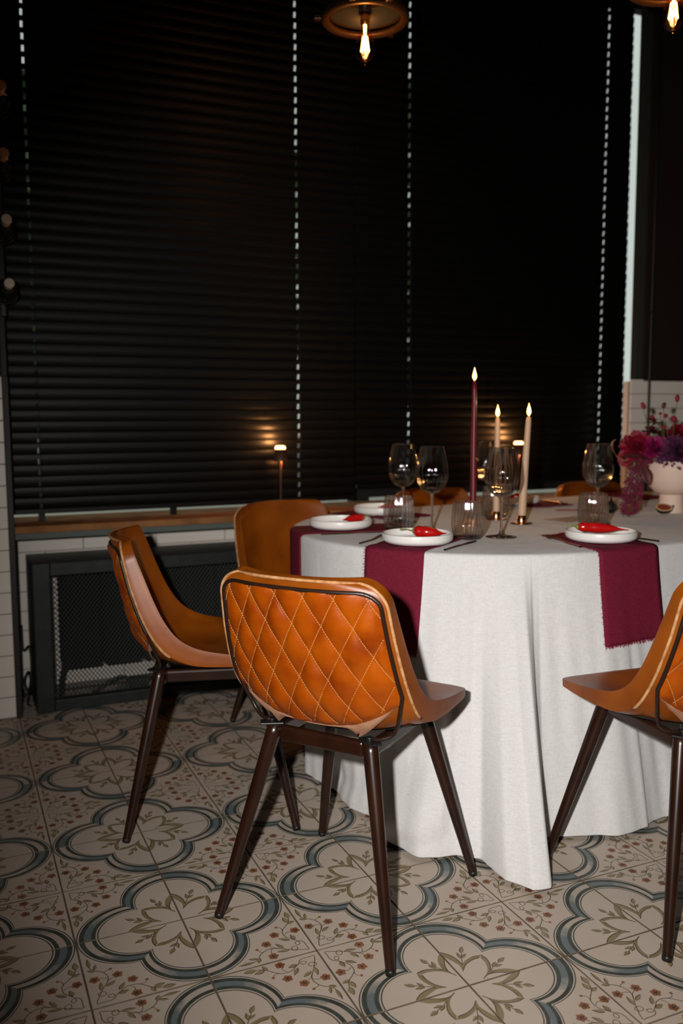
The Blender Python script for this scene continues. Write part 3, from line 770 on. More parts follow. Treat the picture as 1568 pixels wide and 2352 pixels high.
    for sg in (1, -1):
        Q = Xg / DW + sg * Vg / DH
        for k in range(int(math.floor(Q.min())), int(math.ceil(Q.max())) + 1):
            pts = []
            for a_ in range(1, PT - 1):
                row = Q[a_] - k
                for c_ in np.nonzero(row[:-1] * row[1:] <= 0)[0][:1]:
                    f = row[c_] / (row[c_] - row[c_ + 1] + 1e-12); pts.append(surf(a_, c_ + f))
            if len(pts) < 8: continue
            pts = np.array(pts); d = np.r_[0, np.cumsum(np.linalg.norm(np.diff(pts, axis=0), axis=1))]
            x = .004
            while x < d[-1] - .005:
                A = np.array([np.interp(x, d, pts[:, j]) for j in range(3)]); B = np.array([np.interp(x + .0042, d, pts[:, j]) for j in range(3)])
                n_ = np.array([0, -1, .1]); mid = (A + B) / 2 + n_ * .0011
                b.tube([A - n_ * .0004, mid, B - n_ * .0004], [.00055, .00075, .00055], 4, caps=False); x += .0058
    st = b.build('stitching', M['thread'], root); st['kind'] = 'stuff'
    # dark piping round the panel, running on under the shell to the rear brackets
    sides = lambda sg: [pan_base(u, sg * 1.015, .003) for u in 1 - (1 - np.linspace(0.02, 1.0, 90)) ** 1.5]
    Ls, Rs = sides(-1), sides(1)
    topr = [pan_base(1.0, s, .003) for s in np.linspace(-1, 1, 26)]
    def tail(p0, sg): return catmull([p0, (sg * .178, -.128, .470), (sg * .150, -.136, .450), (sg * .126, -.138, .447)], 9)[1:]
    path = list(reversed(tail(Ls[0], -1))) + Ls + topr[1:-1] + Rs[::-1] + list(tail(Rs[0], 1))
    b = MB(); b.tube(path, .0046, 8); b.build('piping', M['piping'], root)
    # suede side of the leather showing under the panel, drawn down to the bracket corners
    b = MB(); rows = []
    for s in np.linspace(-1, 1, 41):
        p0 = pan_base(0.0, s, .0035)
        pull = math.exp(-((abs(s) - .60) / .17) ** 2)
        low = np.array([s * .155 if abs(s) > .6 else s * .18, -.142, .447]) 
        p1 = lerp(p0, low, .16 + .84 * pull) if abs(s) < .9 else lerp(p0, np.array([p0[0] * .93, p0[1] + .03, p0[2] - .02]), 1 - .3)
        rows.append([lerp(p0, p1, k / 4) + np.array([0, -.004 * math.sin(PI * k / 4), 0]) for k in range(5)])
    b.grid(rows, 0, True); b.build('suede_lining', M['suede'], root)
    # padded underside
    b = MB(); b.grid([[outer(i, s * .88, .003) for s in np.linspace(-1, 1, 9)] for i in range(3, int(np.searchsorted(FR, .5)))], 0, True, flip=True); b.build('underside', M['under'], root)
    # frame
    W_, D_, a_, b_, zf = .215, .226, .118, .130, .437
    b = MB()
    for y in (-b_, b_): b.box(-a_ + .012, a_ - .012, y - .010, y + .010, zf - .036, zf)
    for x in (-a_, a_): b.box(x - .010, x + .010, -b_ + .012, b_ - .012, zf - .036, zf - .001)
    bevel(b.build('seat_frame', M['leg'], root), .0085, 5)
    for x in (-1, 1):
        for y in (-1, 1):
            b = MB(); top = Vector((x * a_, y * b_, zf + .002)); ft = Vector((x * W_, y * D_, .002))
            b.tube([top, top.lerp(ft, .05), top.lerp(ft, .5), top.lerp(ft, .975), ft], [.0172, .0172, .0142, .0102, .0098], 16)
            lg = b.build('leg', M['leg'], root)
            b = MB(); d = (ft - top).normalized(); b.tube([ft - d * .012, ft - d * .0018], .0108, 14); b.build('foot_cap', M['plate_black'], lg)
    for x in (-1, 1):
        b = MB(); tf = Matrix.Translation((x * (a_ + .004), -b_ - .010, zf + .004)) @ Matrix.Rotation(x * -.6, 4, 'Z')
        b.box(-.026, .026, -.013, .016, -.002, .003, tf=tf); b.tube([tf @ Vector((0, 0, .002)), tf @ Vector((0, 0, .011))], .007, 8)
        bevel(b.build('bracket', M['plate_black'], root), .0015)
    return root
chair0 = make_chair()
CH = [  # x, y, heading, label
    (.3855, -.0640, .6375, 'cognac leather dining chair nearest the camera, its whole diamond-quilted back in view'),
    (.2257, .5630, -.264, 'cognac leather dining chair in side view, empty seat in front of the dark radiator cover'),
    (.7490, 1.040, -1.301, 'cognac leather dining chair behind the left end of the table, smooth inner backrest facing us'),
    (1.1017, -.3519, 1.494, 'cognac leather dining chair cut off by the right edge of the picture'),
    (1.510, 1.290, -1.40, 'cognac leather dining chair across the table, back glimpsed between wine glasses and burgundy candle'),
    (2.345, 1.285, -1.46, 'cognac leather dining chair across the table, back glimpsed behind the rightmost wine glass'),
]
for k, (x, y, th, lab) in enumerate(CH):
    o = chair0 if k == 0 else copy_tree(chair0)
    o.location = (x, y, 0); o.rotation_euler = (0, 0, th - PI / 2)
    tag(o, lab, 'chair', 'cognac leather chairs round the table')

# ================================================================== TABLE AND CLOTH
TC = np.array([1.173, .640]); TR = .616; TA = math.radians(6.5); TLEN = 1.35; ZT = .7515
AX = np.array([math.cos(TA), math.sin(TA)]); AN = np.array([-math.sin(TA), math.cos(TA)])
PER = 2 * TLEN + 2 * PI * TR
def rim(s):
    """point and outward normal on the table rim; s = arc length from the far end of the left half circle, anticlockwise"""
    s = s % PER; h = PI * TR
    if s < h:
        a = TA + PI / 2 + s / TR; n = np.array([math.cos(a), math.sin(a)]); return TC + n * TR, n
    s -= h
    if s < TLEN: return TC - AN * TR + AX * s, -AN
    s -= TLEN
    if s < h:
        a = TA - PI / 2 + s / TR; n = np.array([math.cos(a), math.sin(a)]); return TC + AX * TLEN + n * TR, n
    s -= h
    return TC + AX * (TLEN - s) + AN * TR, AN
def phi_s(deg): return (math.radians(deg) - TA - PI / 2) * TR      # arc length for a direction seen from the left centre
FOLD = [(100, -.25), (130, -.25), (152, -.24), (165, -.16), (174, -.04), (180, .008), (190, .00), (198, .012), (206, .055), (212, .06), (220, .17), (228, .225), (234, .195), (238.5, .205),
        (242.0, .305), (245.5, .345), (248.3, .330), (249.4, .24), (250.2, .12), (252, .085), (256, .085), (262, .105), (268, .125), (276.5, .115)]
FS = [phi_s(d) for d, _ in FOLD]; FO = [o for _, o in FOLD]
def flare(s):
    s = s % PER
    if s < FS[-1] and s > FS[0]: return float(np.interp(s, FS, FO))
    if s <= FS[0]: return -.25          # pushed in by the seats on the window side
    if s > PER - TLEN: return -.25
    x = s - FS[-1]
    if x > TLEN: return lerp(.10, -.25, smooth(TLEN + PI * TR * .6, TLEN + PI * TR, x))
    return .105 + .030 * math.sin(x * 9.0) * min(1, x * 3)
def cloth_pt(s, v, out=0.):
    """v = 0 at the table edge, 1 at the floor hem"""
    p, n = rim(s); r = .010
    hz = .735
    z = ZT - r - v * (hz - r)
    f = flare(s)
    # smooth the fold profile near the top so that it grows out of the plain drop
    o = f * v ** (1.15 if f < .2 else 1.25) if f > 0 else f * smooth(.24, .42, v)
    wr = .0045 * math.sin(s * 27 + .6) * v + .0022 * math.sin(s * 61 + 2.5 * v) * v + .0013 * math.sin(s * 117 - 5 * v) * smooth(.05, .5, v)
    if phi_s(195) < s % PER < phi_s(232): wr += .017 * math.sin(v * 15 + s * 14) * smooth(.45, .75, v) * (1 - smooth(.93, 1, v))
    q = p + n * (o + wr + .004 + out)
    return (q[0], q[1], max(z, .008 + .006 * math.sin(s * 29) ** 2))
ss = []
s = 0.
while s < PER:
    ss.append(s)
    s += .0035 if phi_s(236) < s < phi_s(254) else (.008 if s < PI * TR + 1.1 else .03)
b = MB(); rows = []
for k in range(9):                                  # flat top, rings towards the axis of the table
    u = k / 8; row = []
    for s in ss:
        p, n = rim(s); q = p - n * TR * (1 - u * (1 - .010 / TR)); row.append((q[0], q[1], ZT + .0006 * math.sin(q[0] * 19) * math.sin(q[1] * 23)))
    rows.append(row)
for k in range(1, 5):
    a = k / 4 * PI / 2; row = []
    for s in ss:
        p, n = rim(s); q = p - n * .010 + n * (.010 + .004) * math.sin(a); row.append((q[0], q[1], ZT - .010 * (1 - math.cos(a))))
    rows.append(row)
for k in range(1, 61):
    rows.append([cloth_pt(s, k / 60) for s in ss])
row = rows[-1]; rows.append([(p[0], p[1], p[2] - .004) for p in row])
b.grid(rows, 0, True, wrap=True)
cl = b.build('tablecloth', M['cloth']); tag(cl, 'white linen tablecloth falling to the floor over the oval table', 'tablecloth')
tb = thing('dining_table', 'oval dining table standing under the white linen cloth', 'table')
b = MB(); rows = [[], []]
for s in np.linspace(0, PER, 90, endpoint=False):
    p, n = rim(s); q = p - n * .006
    rows[0].append((q[0], q[1], ZT - .035)); rows[1].append((q[0], q[1], ZT - .003))
I = b.grid(rows, 0, False, wrap=True); b.face(I[1], 0, False); b.face(I[0][::-1], 0, False)
b.build('table_top', M['table_wood'], tb)
for k in (.15, TLEN - .15):
    q = TC + AX * k; b = MB(); b.lathe([(0, .0), (.22, .0), (.22, .02), (.05, .05), (.045, .6), (.12, ZT - .036), (0, ZT - .036)], 24, c=(q[0], q[1], 0)); b.build('pedestal', M['table_wood'], tb)

# ------------------------------------------------------------------ napkins
def napkin(label, s0, s1, inlen, drop, skew=0., edge='left'):
    """linen strip: lies on the table for inlen, bends over the edge and hangs for drop (m)"""
    b = MB(); cols = np.linspace(s0, s1, 15); P0 = []
    sm = (s0 + s1) / 2; pm, nm = rim(sm); tm = np.array([-nm[1], nm[0]])
    rows = []
    nin = 14
    for k in range(nin + 1):
        d = inlen * (1 - k / nin); row = []
        for s in cols:
            p, n = rim(s)
            f = min(1, d / .10)
            # parallel sides on the table, following the rim where it bends over
            w = (s - sm)
            q = lerp(p - n * (.012 + d), pm + tm * w * (1 + 0.0 * f) - nm * (.012 + d) + tm * skew * d, smooth(0, 1, f))
            row.append((q[0], q[1], ZT + .0034 + .0012 * math.sin(w * 60 + d * 9)))
        rows.append(row)
    for k in range(1, 6):
        a = k / 5 * PI / 2; row = []
        for s in cols:
            p, n = rim(s); q = p + n * (-.012 + .021 * math.sin(a)); row.append((q[0], q[1], ZT + .0034 - .0125 * (1 - math.cos(a))))
        rows.append(row)
    nd = 22
    for k in range(1, nd + 1):
        v = drop * k / nd / .735; row = []
        for j, s in enumerate(cols):
            x, y, z = cloth_pt(s, v, .0055); 
            row.append((x, y, z))
        rows.append(row)
    # keep the hanging part flat: it bridges the small ripples
    b.grid(rows, 0, True)
    o = b.build('napkin', M['napkin'], None)
    so = o.modifiers.new('solidify', 'SOLIDIFY'); so.thickness = .0022; so.offset = 0
    tag(o, label, 'napkin', 'burgundy linen napkins under the plates')
    # folded selvedge and frayed ends
    fb = MB()
    def fray(line, dirf, m):
        for k in range(len(line) - 1):
            A, B = np.array(line[k]), np.array(line[k + 1])
            for q in range(m):
                p = lerp(A, B, rnd.random()); d = np.array(dirf) + np.array([rnd.gauss(0, .35), rnd.gauss(0, .35), rnd.gauss(0, .2)])
                l = rnd.uniform(.003, .0075); fb.tube([p, p + d * l * .6, p + d * l + np.array([0, 0, -.0005])], [.00055, .0005, .0003], 3, caps=False)
    if drop > .05: fray(rows[-1], (nm[0] * .1, nm[1] * .1, -1), 16)
    fray([(p[0], p[1], p[2] + .001) for p in rows[0]], (-nm[0], -nm[1], .1), 16)
    ed = [r[0] for r in rows]; fray(ed, (-tm[0] * .8 + nm[0] * .3, -tm[1] * .8 + nm[1] * .3, .1), 5)
    f = fb.build('fringe', M['fringe'], o); f['kind'] = 'stuff'
    return o
def near_s(x, y):
    best = min(np.linspace(0, PER, 3000), key=lambda s: (rim(s)[0][0] - x) ** 2 + (rim(s)[0][1] - y) ** 2); return best
n1a, n1b = near_s(.632, .357), near_s(.722, .203)
napkin('burgundy linen napkin under the nearest chilli plate, hanging beside the front chair', n1a, n1b, .33, .262, skew=.0)
n4a, n4b = near_s(1.152, .0), near_s(1.375, .03)
napkin('burgundy linen napkin under the right-hand chilli plate, hanging over the cloth', n4a, n4b, .285, .245, skew=.25)
n2a, n2b = near_s(.585, .86), near_s(.555, .665)
napkin('burgundy linen napkin hanging off the left end of the table', n2a, n2b, .33, .25, skew=0)
n3a, n3b = near_s(1.06, 1.26), near_s(.86, 1.17)
napkin('burgundy linen napkin under the far plate beside the ribbed tumbler', n3a, n3b, .32, .15)
n5a, n5b = near_s(1.83, 1.34), near_s(1.63, 1.32)
napkin('burgundy linen napkin across the table behind the beige candles', n5a, n5b, .30, .15)
n6a, n6b = near_s(2.42, 1.41), near_s(2.22, 1.39)
napkin('burgundy linen napkin across the table behind the flower bowl', n6a, n6b, .30, .15)

# ------------------------------------------------------------------ plates and chillies
ZP = ZT + .0065
def plate(label, x, y, r=.101):
    t = thing('plate', label, 'plate', (x, y, ZP), 0, 'white stoneware plates')
    b = MB(); h = .0275
    b.lathe([(0, .0), (r * .86, .0), (r * .92, .003), (r * .985, .008), (r, .012), (r, h - .0015), (r - .0008, h)], 64)
    b.lathe([(r - .0042, h), (r - .0052, .012), (r * .88, .0072), (0, .0062)], 64)
    b.build('dish', M['plate'], t, weld=True)
    b = MB(); b.lathe([(r - .0008, h), (r - .0018, h + .0008), (r - .0034, h + .0008), (r - .0042, h)], 64); b.build('unglazed_rim', M['plate_rim'], t)
    return t
def chili(label, x, y, z, ang, L=.09, r=.0105, bend=.10, tilt=0., stem=.03):
    t = thing('chilli_pepper', label, 'chilli pepper', (x, y, z), ang, 'red chilli peppers on the plates')
    pts, rr = [], []
    for k in range(22):
        u = k / 21; pts.append((L * (u - .5), bend * L * (u - .35) ** 2 * 1.8 - .008, r * .95 + tilt * L * (.6 - u) + .004 * (1 - u)))
        rr.append(r * (.62 + .38 * smooth(0, .12, u)) * (1 - smooth(.45, 1.0, u) * .93) * (1 + .05 * math.sin(u * 21)))
    b = MB(); b.tube(pts, rr, 16); b.build('flesh', M['chili'], t)
    p0 = Vector(pts[0]); b = MB()
    b.lathe([(.0, -.001), (r * .62, .0), (r * .5, .004), (.0022, .008)], 10, c=(0, 0, 0))
    cap = b.build('calyx', M['chili_stem'], t, loc=p0); cap.rotation_euler = (0, -PI / 2, 0)
    b = MB(); b.tube([p0 + Vector((-.006, 0, 0)), p0 + Vector((-.006 - stem * .5, .002, .004)), p0 + Vector((-.006 - stem, -.003, .003))], [.0022, .0018, .0024], 8); b.build('stem', M['chili_stem'], t)
    return t
TH = math.atan2(R_RIGHT.y, R_RIGHT.x)     # direction that runs left to right as we look at the table
def rot2(v, a): return (v[0] * math.cos(a) - v[1] * math.sin(a), v[0] * math.sin(a) + v[1] * math.cos(a))
PL = dict(near=(.782, .348), left=(.722, .752), far=(1.022, 1.062), right=(1.283, .165), across=(1.680, 1.165))
plate('white stoneware plate with a plump chilli, nearest the front chair', *PL['near'])
plate('white stoneware plate with a chilli at the left end of the table', *PL['left'])
plate('white stoneware plate partly hidden behind the left ribbed tumbler', *PL['far'])
plate('white stoneware plate with a long chilli at the right', *PL['right'])
plate('white stoneware plate across the table, mostly hidden behind the beige candles', *PL['across'])
def off(p, dx, dy): u = rot2((dx, dy), TH); return p[0] + u[0], p[1] + u[1]
q = off(PL['near'], .040, .030); chili('short plump red chilli on the nearest plate, tip pointing away', *q, ZP + .0065, TH - .25, L=.092, r=.0165, bend=.12, tilt=.02, stem=.036)
q = off(PL['left'], .040, .030); chili('red chilli resting on the rim of the left end plate', *q, ZP + .010, TH + PI + .45, L=.082, r=.0125, bend=.2, tilt=-.02, stem=.02)
q = off(PL['far'], .035, .025); chili('red chilli on the plate behind the left ribbed tumbler', *q, ZP + .010, TH + PI + .2, L=.10, r=.012, bend=.15, stem=.02)
q = off(PL['right'], .008, .020); chili('long glossy red chilli lying across the right-hand plate', *q, ZP + .016, TH - .10, L=.140, r=.0145, bend=-.10, tilt=.02, stem=.024)
q = off(PL['across'], .00, -.02); chili('red chilli on the far plate behind the beige candles', *q, ZP + .008, TH + PI, L=.07, r=.016, bend=.1, stem=.02)

# ------------------------------------------------------------------ cutlery
ZK = ZT + .0045
def knife_mesh(t):
    b = MB(); L = .205; rows = []
    for k in range(20):
        u = k / 19; x = (u - .5) * L
        if u < .52: w, h = .0036 - .0008 * u, .0026
        else:
            v = (u - .52) / .48; w, h = .0030 + .0062 * math.sin(PI * min(1, v * .62 + .05)) * (1 - smooth(.8, 1, v)), .0011
        rows.append([(x, -w, 0), (x, -w * .6, h), (x, w * .6, h), (x, w, 0), (x, w * .6, -h * .7), (x, -w * .6, -h * .7)])
    b.grid(rows, 0, True, wrap=True); b.build('blade_and_handle', M['cutlery'], t)
def fork_mesh(t):
    b = MB(); rows = []
    for k in range(16):
        u = k / 15; x = -.10 + u * .135; w, h = lerp(.0040, .0026, u), .0022; z = .002 + .006 * smooth(.55, 1, u)
        rows.append([(x, -w, z), (x, -w * .5, z + h), (x, w * .5, z + h), (x, w, z), (x, 0, z - h)])
    b.grid(rows, 0, True, wrap=True)
    rows = []
    for k in range(9):
        u = k / 8; x = .034 + u * .026; w = lerp(.0028, .0105, smooth(0, .8, u)); z = .009 - .006 * u
        rows.append([(x, -w, z + .0015), (x, 0, z), (x, w, z + .0015), (x, w, z + .003), (x, 0, z + .0018), (x, -w, z + .003)])
    b.grid(rows, 0, True, wrap=True)
    b.build('handle', M['cutlery'], t)
    for k in range(4):
        y = -.0090 + k * .0060; b = MB(); b.tube([(.058, y, .0052), (.075, y, .0036), (.100, y * .95, .010)], [.0019, .0017, .0009], 6); b.build('tine', M['cutlery'], t)
def cutlery(kind, label, a, b_, zlift=0):
    """a = handle end, b = tip, on the table"""
    a, b_ = np.array(a), np.array(b_); c = (a + b_) / 2; ang = math.atan2(*(b_ - a)[::-1])
    t = thing(kind, label, 'knife' if 'knife' in kind else 'fork', (c[0], c[1], ZK + zlift), ang, 'bronze cutlery')
    (knife_mesh if 'knife' in kind else fork_mesh)(t); return t
def toward(a, d, L): d = np.array(d); d = d / np.linalg.norm(d); return tuple(np.array(a) + d * L)
cutlery('table_knife', 'bronze knife lying to the right of the nearest plate', (.782, .196), toward((.782, .196), (.166, .112), .205))
cutlery('table_fork', 'bronze fork half hidden behind the nearest plate', (.622, .394), toward((.622, .394), (.20, .155), .20))
cutlery('table_knife', 'bronze knife between the left end plate and the front edge', (.600, .632), toward((.600, .632), (.20, -.030), .21))
cutlery('table_fork', 'bronze fork between the left end plate and the far plate', (.850, 1.125), toward((.850, 1.125), (.09, -.17), .20))
cutlery('table_fork', 'bronze fork with splayed tines left of the right-hand plate', (1.137, .070), toward((1.137, .070), (.05, .285), .215))
cutlery('table_knife', 'bronze knife to the right of the right-hand plate', (1.418, .080), toward((1.418, .080), (-.03, .16), .205))
cutlery('table_fork', 'bronze fork across the table beside the beige candle', (1.86, 1.20), toward((1.86, 1.20), (-.05, -.2), .20))

# ------------------------------------------------------------------ glassware
def wine_glass(label, x, y, sc=1.0):
    t = thing('wine_glass', label, 'wine glass', (x, y, ZT + .0015), rnd.uniform(0, 1), 'ribbed wine glasses')
    outp = catmull([(.0065, .120), (.020, .1235), (.036, .137), (.0470, .160), (.0500, .183), (.0480, .210), (.0425, .240), (.0365, .266)], 26)
    inn = [(max(.0008, r - .0016), z + (.0016 if k < 6 else .0008 * (1 - k / 26))) for k, (r, z) in enumerate(outp)]
    def fluteo(k, a): return .017 * math.cos(22 * a) * math.sin(PI * min(1, .04 + k / 27))
    b = MB()
    prof = [(.0004, .1195)] + [tuple(p) for p in outp]
    b.lathe(prof, 176, flute=lambda k, a: fluteo(k, a))
    b.build('bowl', M['glass'], t)
    b = MB(); b.lathe([(.0358, .2652), (.0366, .2652), (.0368, .2664), (.0362, .2670), (.0357, .2664)], 64, closed=True); b.build('rim', M['glass'], t)
    b = MB(); b.lathe([(.0065, .120), (.0046, .112), (.0040, .09), (.0038, .05), (.0044, .022), (.0075, .010)], 32); b.build('stem', M['glass_solid'], t)
    b = MB(); b.lathe([(.0004, .0102), (.0075, .0100), (.016, .0065), (.036, .0028), (.0465, .0016), (.0470, .0008), (.0460, .0), (0.0004, .0)], 48); b.build('foot', M['glass'], t)
    b = MB(); b.lathe([(.0004, .1215), (.012, .1235), (.026, .1300), (.0335, .1370), (.026, .1335), (.012, .1300), (.0004, .1290)], 44); b.build('bowl_base', M['glass_solid'], t)
    t.scale = (sc, sc, sc); return t
wine_glass('ribbed wine glass standing behind the left tumbler', .989, .829)
wine_glass('ribbed wine glass between the two near tumblers', .953, .567)
wine_glass('ribbed wine glass in front of the beige candles, the largest in view', 1.075, .364)
wine_glass('ribbed wine glass half hidden behind the burgundy candle', 1.385, .915)
wine_glass('ribbed wine glass beside the hanging amaranth flowers', 1.556, .512)
def tumbler(label, x, y):
    t = thing('tumbler', label, 'tumbler', (x, y, ZT + .0012), rnd.uniform(0, 1), 'ribbed tumblers')
    outp = catmull([(.0375, .0012), (.0430, .010), (.0478, .034), (.0487, .054), (.0470, .078), (.0435, .1085)], 24)
    inn = [(r - (.0030 if k < 4 else .0019), max(z, .0100 + .0006 * k) if k < 6 else z) for k, (r, z) in enumerate(outp)]
    def fl_(k, a):
        kk = k if k < 24 else 48 - k
        return .016 * math.cos(24 * a) * (smooth(1, 6, kk))
    b = MB(); prof = [(.0005, .0)] + [(.036, .0)] + [tuple(p) for p in outp]
    b.lathe(prof, 192, flute=lambda k, a: fl_(max(0, k - 2), a) if 2 <= k <= 50 else 0)
    b.build('body', M['glass'], t)
    b = MB(); b.lathe([(.0428, .1080), (.0437, .1080), (.0439, .1092), (.0433, .1098), (.0427, .1092)], 64, closed=True); b.build('rim', M['glass'], t)
    b = MB(); b.lathe([(.0005, .0015), (.035, .0015), (.0395, .0055), (.0405, .0090), (.034, .0105), (.0005, .0095)], 64); b.build('thick_base', M['glass_solid'], t)
    return t
tumbler('ribbed tumbler on the left in front of a wine glass', .869, .630)
tumbler('ribbed tumbler right of the nearest plate', .970, .382)
tumbler('ribbed tumbler far back between burgundy and beige candles', 1.363, .827)
tumbler('ribbed tumbler behind the right-hand plate', 1.484, .445)

# ------------------------------------------------------------------ candles
def candle(label, hlabel, x, y, ztop, mt, r0, r1, lean=(0, 0), seat=.012):
    h = thing('candle_holder', hlabel, 'candle holder', (x, y, ZT + .0012), 0, 'copper candle holders')
    b = MB(); b.lathe([(.0005, 0), (.036, 0), (.0372, .0012), (.036, .0026), (.0145, .003), (.0005, .003)], 48); b.build('base_disc', M['copper'], h)
    b = MB(); b.lathe([(.0150, .003), (.0152, .028), (.0146, .0286), (.0138, .028), (.0136, .006), (.0005, .006)], 40); b.build('cup', M['copper'], h)
    zb = ZT + .0012 + .0066
    t = thing('taper_candle', label, 'candle', (x, y, zb), 0, 'lit taper candles')
    H = ztop - zb; n = 18; pts = [(lean[0] * (k / n) ** 1.15, lean[1] * (k / n) ** 1.15, H * k / n) for k in range(n + 1)]
    rr = [lerp(r0, r1, (k / n) ** .9) for k in range(n + 1)]; rr[-1] *= .80
    pts.append((lean[0], lean[1], H + .002)); rr.append(r1 * .35)
    b = MB(); b.tube(pts, rr, 20); b.build('wax', mt, t)
    b = MB(); b.tube([(lean[0], lean[1], H), (lean[0] + .0004, lean[1], H + .008)], .0011, 6); b.build('wick', M['wick'], t)
    b = MB(); b.lathe([(.0004, .004), (.0044, .009), (.0070, .016), (.0066, .023), (.0042, .032), (.0018, .040), (.0003, .047)], 16, c=(lean[0], lean[1], H))
    f = b.build('flame', M['flame'], t)
    b = MB(); b.lathe([(.0003, .011), (.0030, .017), (.0034, .024), (.0018, .033), (.0003, .039)], 12, c=(lean[0], lean[1], H)); b.build('flame_core', M['flame_core'], f)
    l = bpy.data.lights.new('candle_light', 'POINT'); l.energy = .40; l.color = (1, .55, .22); l.shadow_soft_size = .008
    lo = bpy.data.objects.new('candle_light', l); COL.objects.link(lo); lo.parent = t; lo.location = (lean[0], lean[1], H + .055)
    return t
candle('tall burgundy taper candle, lit', 'copper candle holder behind the near tumbler', 1.150, .640, 1.223, M['candle_red'], .0122, .0072)
candle('shorter beige taper candle, lit, behind the largest wine glass', 'copper candle holder behind the wine glass stem', 1.318, .755, 1.105, M['candle_beige'], .0125, .0088)
candle('slightly leaning beige taper candle, lit, right of the largest wine glass', 'copper candle holder standing clear on the cloth', 1.324, .613, 1.108, M['candle_beige'], .0145, .0090, lean=(.017, -.007))

# ------------------------------------------------------------------ menu card and ribbon
def flat(name, label, cat, pts, z, m, th=.0006):
    b = MB(); A = [b.vert((p[0], p[1], z)) for p in pts]; B = [b.vert((p[0], p[1], z + th)) for p in pts]
    b.face(A[::-1], 0, False); b.face(B, 0, False)
    for k in range(len(pts)): b.face((A[k], A[(k + 1) % len(pts)], B[(k + 1) % len(pts)], B[k]), 0, False)
    return tag(b.build(name, m), label, cat)
mc = (1.56, .640); ma = TH + .62
def mpt(dx, dy): u = rot2((dx, dy), ma); return (mc[0] + u[0], mc[1] + u[1])
menu = flat('menu_card', 'beige paper menu card lying flat behind the right-hand tumbler', 'card', [mpt(-.10, -.055), mpt(.10, -.055), mpt(.10, .055), mpt(-.10, .055)], ZT + .001, M['paper'])
b = MB()
for k in range(7):
    w = (.05, .035, .06, .045, .055, .03, .05)[k]
    for q in range(5):
        x0 = -w + q * 2 * w / 5; x1 = x0 + w * .28
        A = [mpt(x0, .036 - k * .012), mpt(x1, .036 - k * .012), mpt(x1, .0395 - k * .012), mpt(x0, .0395 - k * .012)]
        b.quad(*[(p[0], p[1], ZT + .0018) for p in A])
b.build('print', M['ink'], menu)
u1 = (1.685, .875); u2 = (1.835, .815)
flat('ribbon_strip', 'crimson ribbon strip lying beyond the menu card', 'ribbon', [(1.680, .885), (1.84, .815), (1.850, .840), (1.69, .910)], ZT + .0012, M['ribbon'], .002)

# ------------------------------------------------------------------ figs
def fig_body(b, m, half=False, r=.022):
    prof = [(.0004, 0), (.010, .0012), (.018, .007), (.0222, .016), (.0215, .024)]
    if not half: prof += [(.016, .034), (.008, .041), (.004, .050), (.0028, .056), (.0003, .057)]
    b.lathe(prof, 24, m)
t = thing('fig_half', 'halved fig with red flesh in front of the pink bowl foot', 'fig', (1.935, .612, ZT + .001), 0)
fb_ = MB(); tfm = None
def halffig(sx):
    b = MB(); rows = []
    for k in range(7):
        a = k / 6 * PI / 2; row = []
        for j in range(28):
            th = 2 * PI * j / 28; rx = .0285 + .004 * math.cos(th); row.append((rx * math.cos(th) * math.sin(a), .0205 * math.sin(th) * math.sin(a), .0195 * (1 - math.cos(a))))
        rows.append(row)
    b.grid(rows, 0, True, wrap=True); return b
o = halffig(1).build('skin', M['fig_skin'], t)
def oval(sc, z): return [((.0285 + .004 * math.cos(2 * PI * j / 28)) * math.cos(2 * PI * j / 28) * sc, .0205 * math.sin(2 * PI * j / 28) * sc, z) for j in range(28)]
b = MB(); b.grid([oval(1, .0195), oval(.97, .0205), oval(.80, .0200)], 0, True, wrap=True); b.build('rind', M['fig_rind'], t)
b = MB(); rows = [oval(.82, .0199), oval(.5, .0208), oval(.02, .0195)]; b.grid(rows, 0, True, wrap=True); b.build('flesh', M['fig_flesh'], t)
b = MB(); b.tube([(.030, .004, .018), (.037, .006, .022)], [.003, .002], 8); b.build('stalk', M['fig_skin'], t)
t.rotation_euler = (math.radians(30), 0, TH); t.scale = (1.08, 1.12, 1.25)
t.location.z += .0075
t = thing('fig', 'whole dark fig behind the right-hand tumbler', 'fig', (1.815, .745, ZT + .001), .4); b = MB(); fig_body(b, 0); b.build('skin', M['fig_skin'], t)
b = MB(); b.tube([(0, 0, .055), (.002, 0, .064)], [.003, .0022], 8); b.build('stalk', M['fig_skin'], t)

# ------------------------------------------------------------------ flower bowl
BX, BY = 2.030, .665
t = thing('footed_bowl', 'pale pink footed ceramic bowl holding the flowers', 'bowl', (BX, BY, ZT + .001))
b = MB(); b.lathe([(.0005, 0), (.048, 0), (.0495, .002), (.0445, .03), (.0425, .062), (.044, .068), (.0005, .068)], 48); b.build('foot', M['bowl'], t)
b = MB(); b.lathe([(.0005, .0665), (.040, .0672), (.062, .076), (.082, .098), (.0935, .128), (.0975, .160), (.0985, .192), (.0965, .1935), (.0945, .191), (.0925, .160), (.086, .125), (.07, .095), (.04, .076), (.0005, .072)], 56); b.build('bowl_body', M['bowl'], t)
def petal(b, base, d, n, L, w, m=0, curl=.3):
    d = Vector(d).normalized(); n = Vector(n); n = (n - d * n.dot(d)).normalized(); s = d.cross(n); rows = []
    for k in range(4):
        u = k / 3; ww = w * (.35 + .65 * math.sin(PI * min(.93, .18 + u * .72))) * .5; c = Vector(base) + d * L * u + n * curl * L * u * u
        rows.append([c - s * ww + n * ww * .35, c, c + s * ww + n * ww * .35])
    b.grid(rows, m, True)
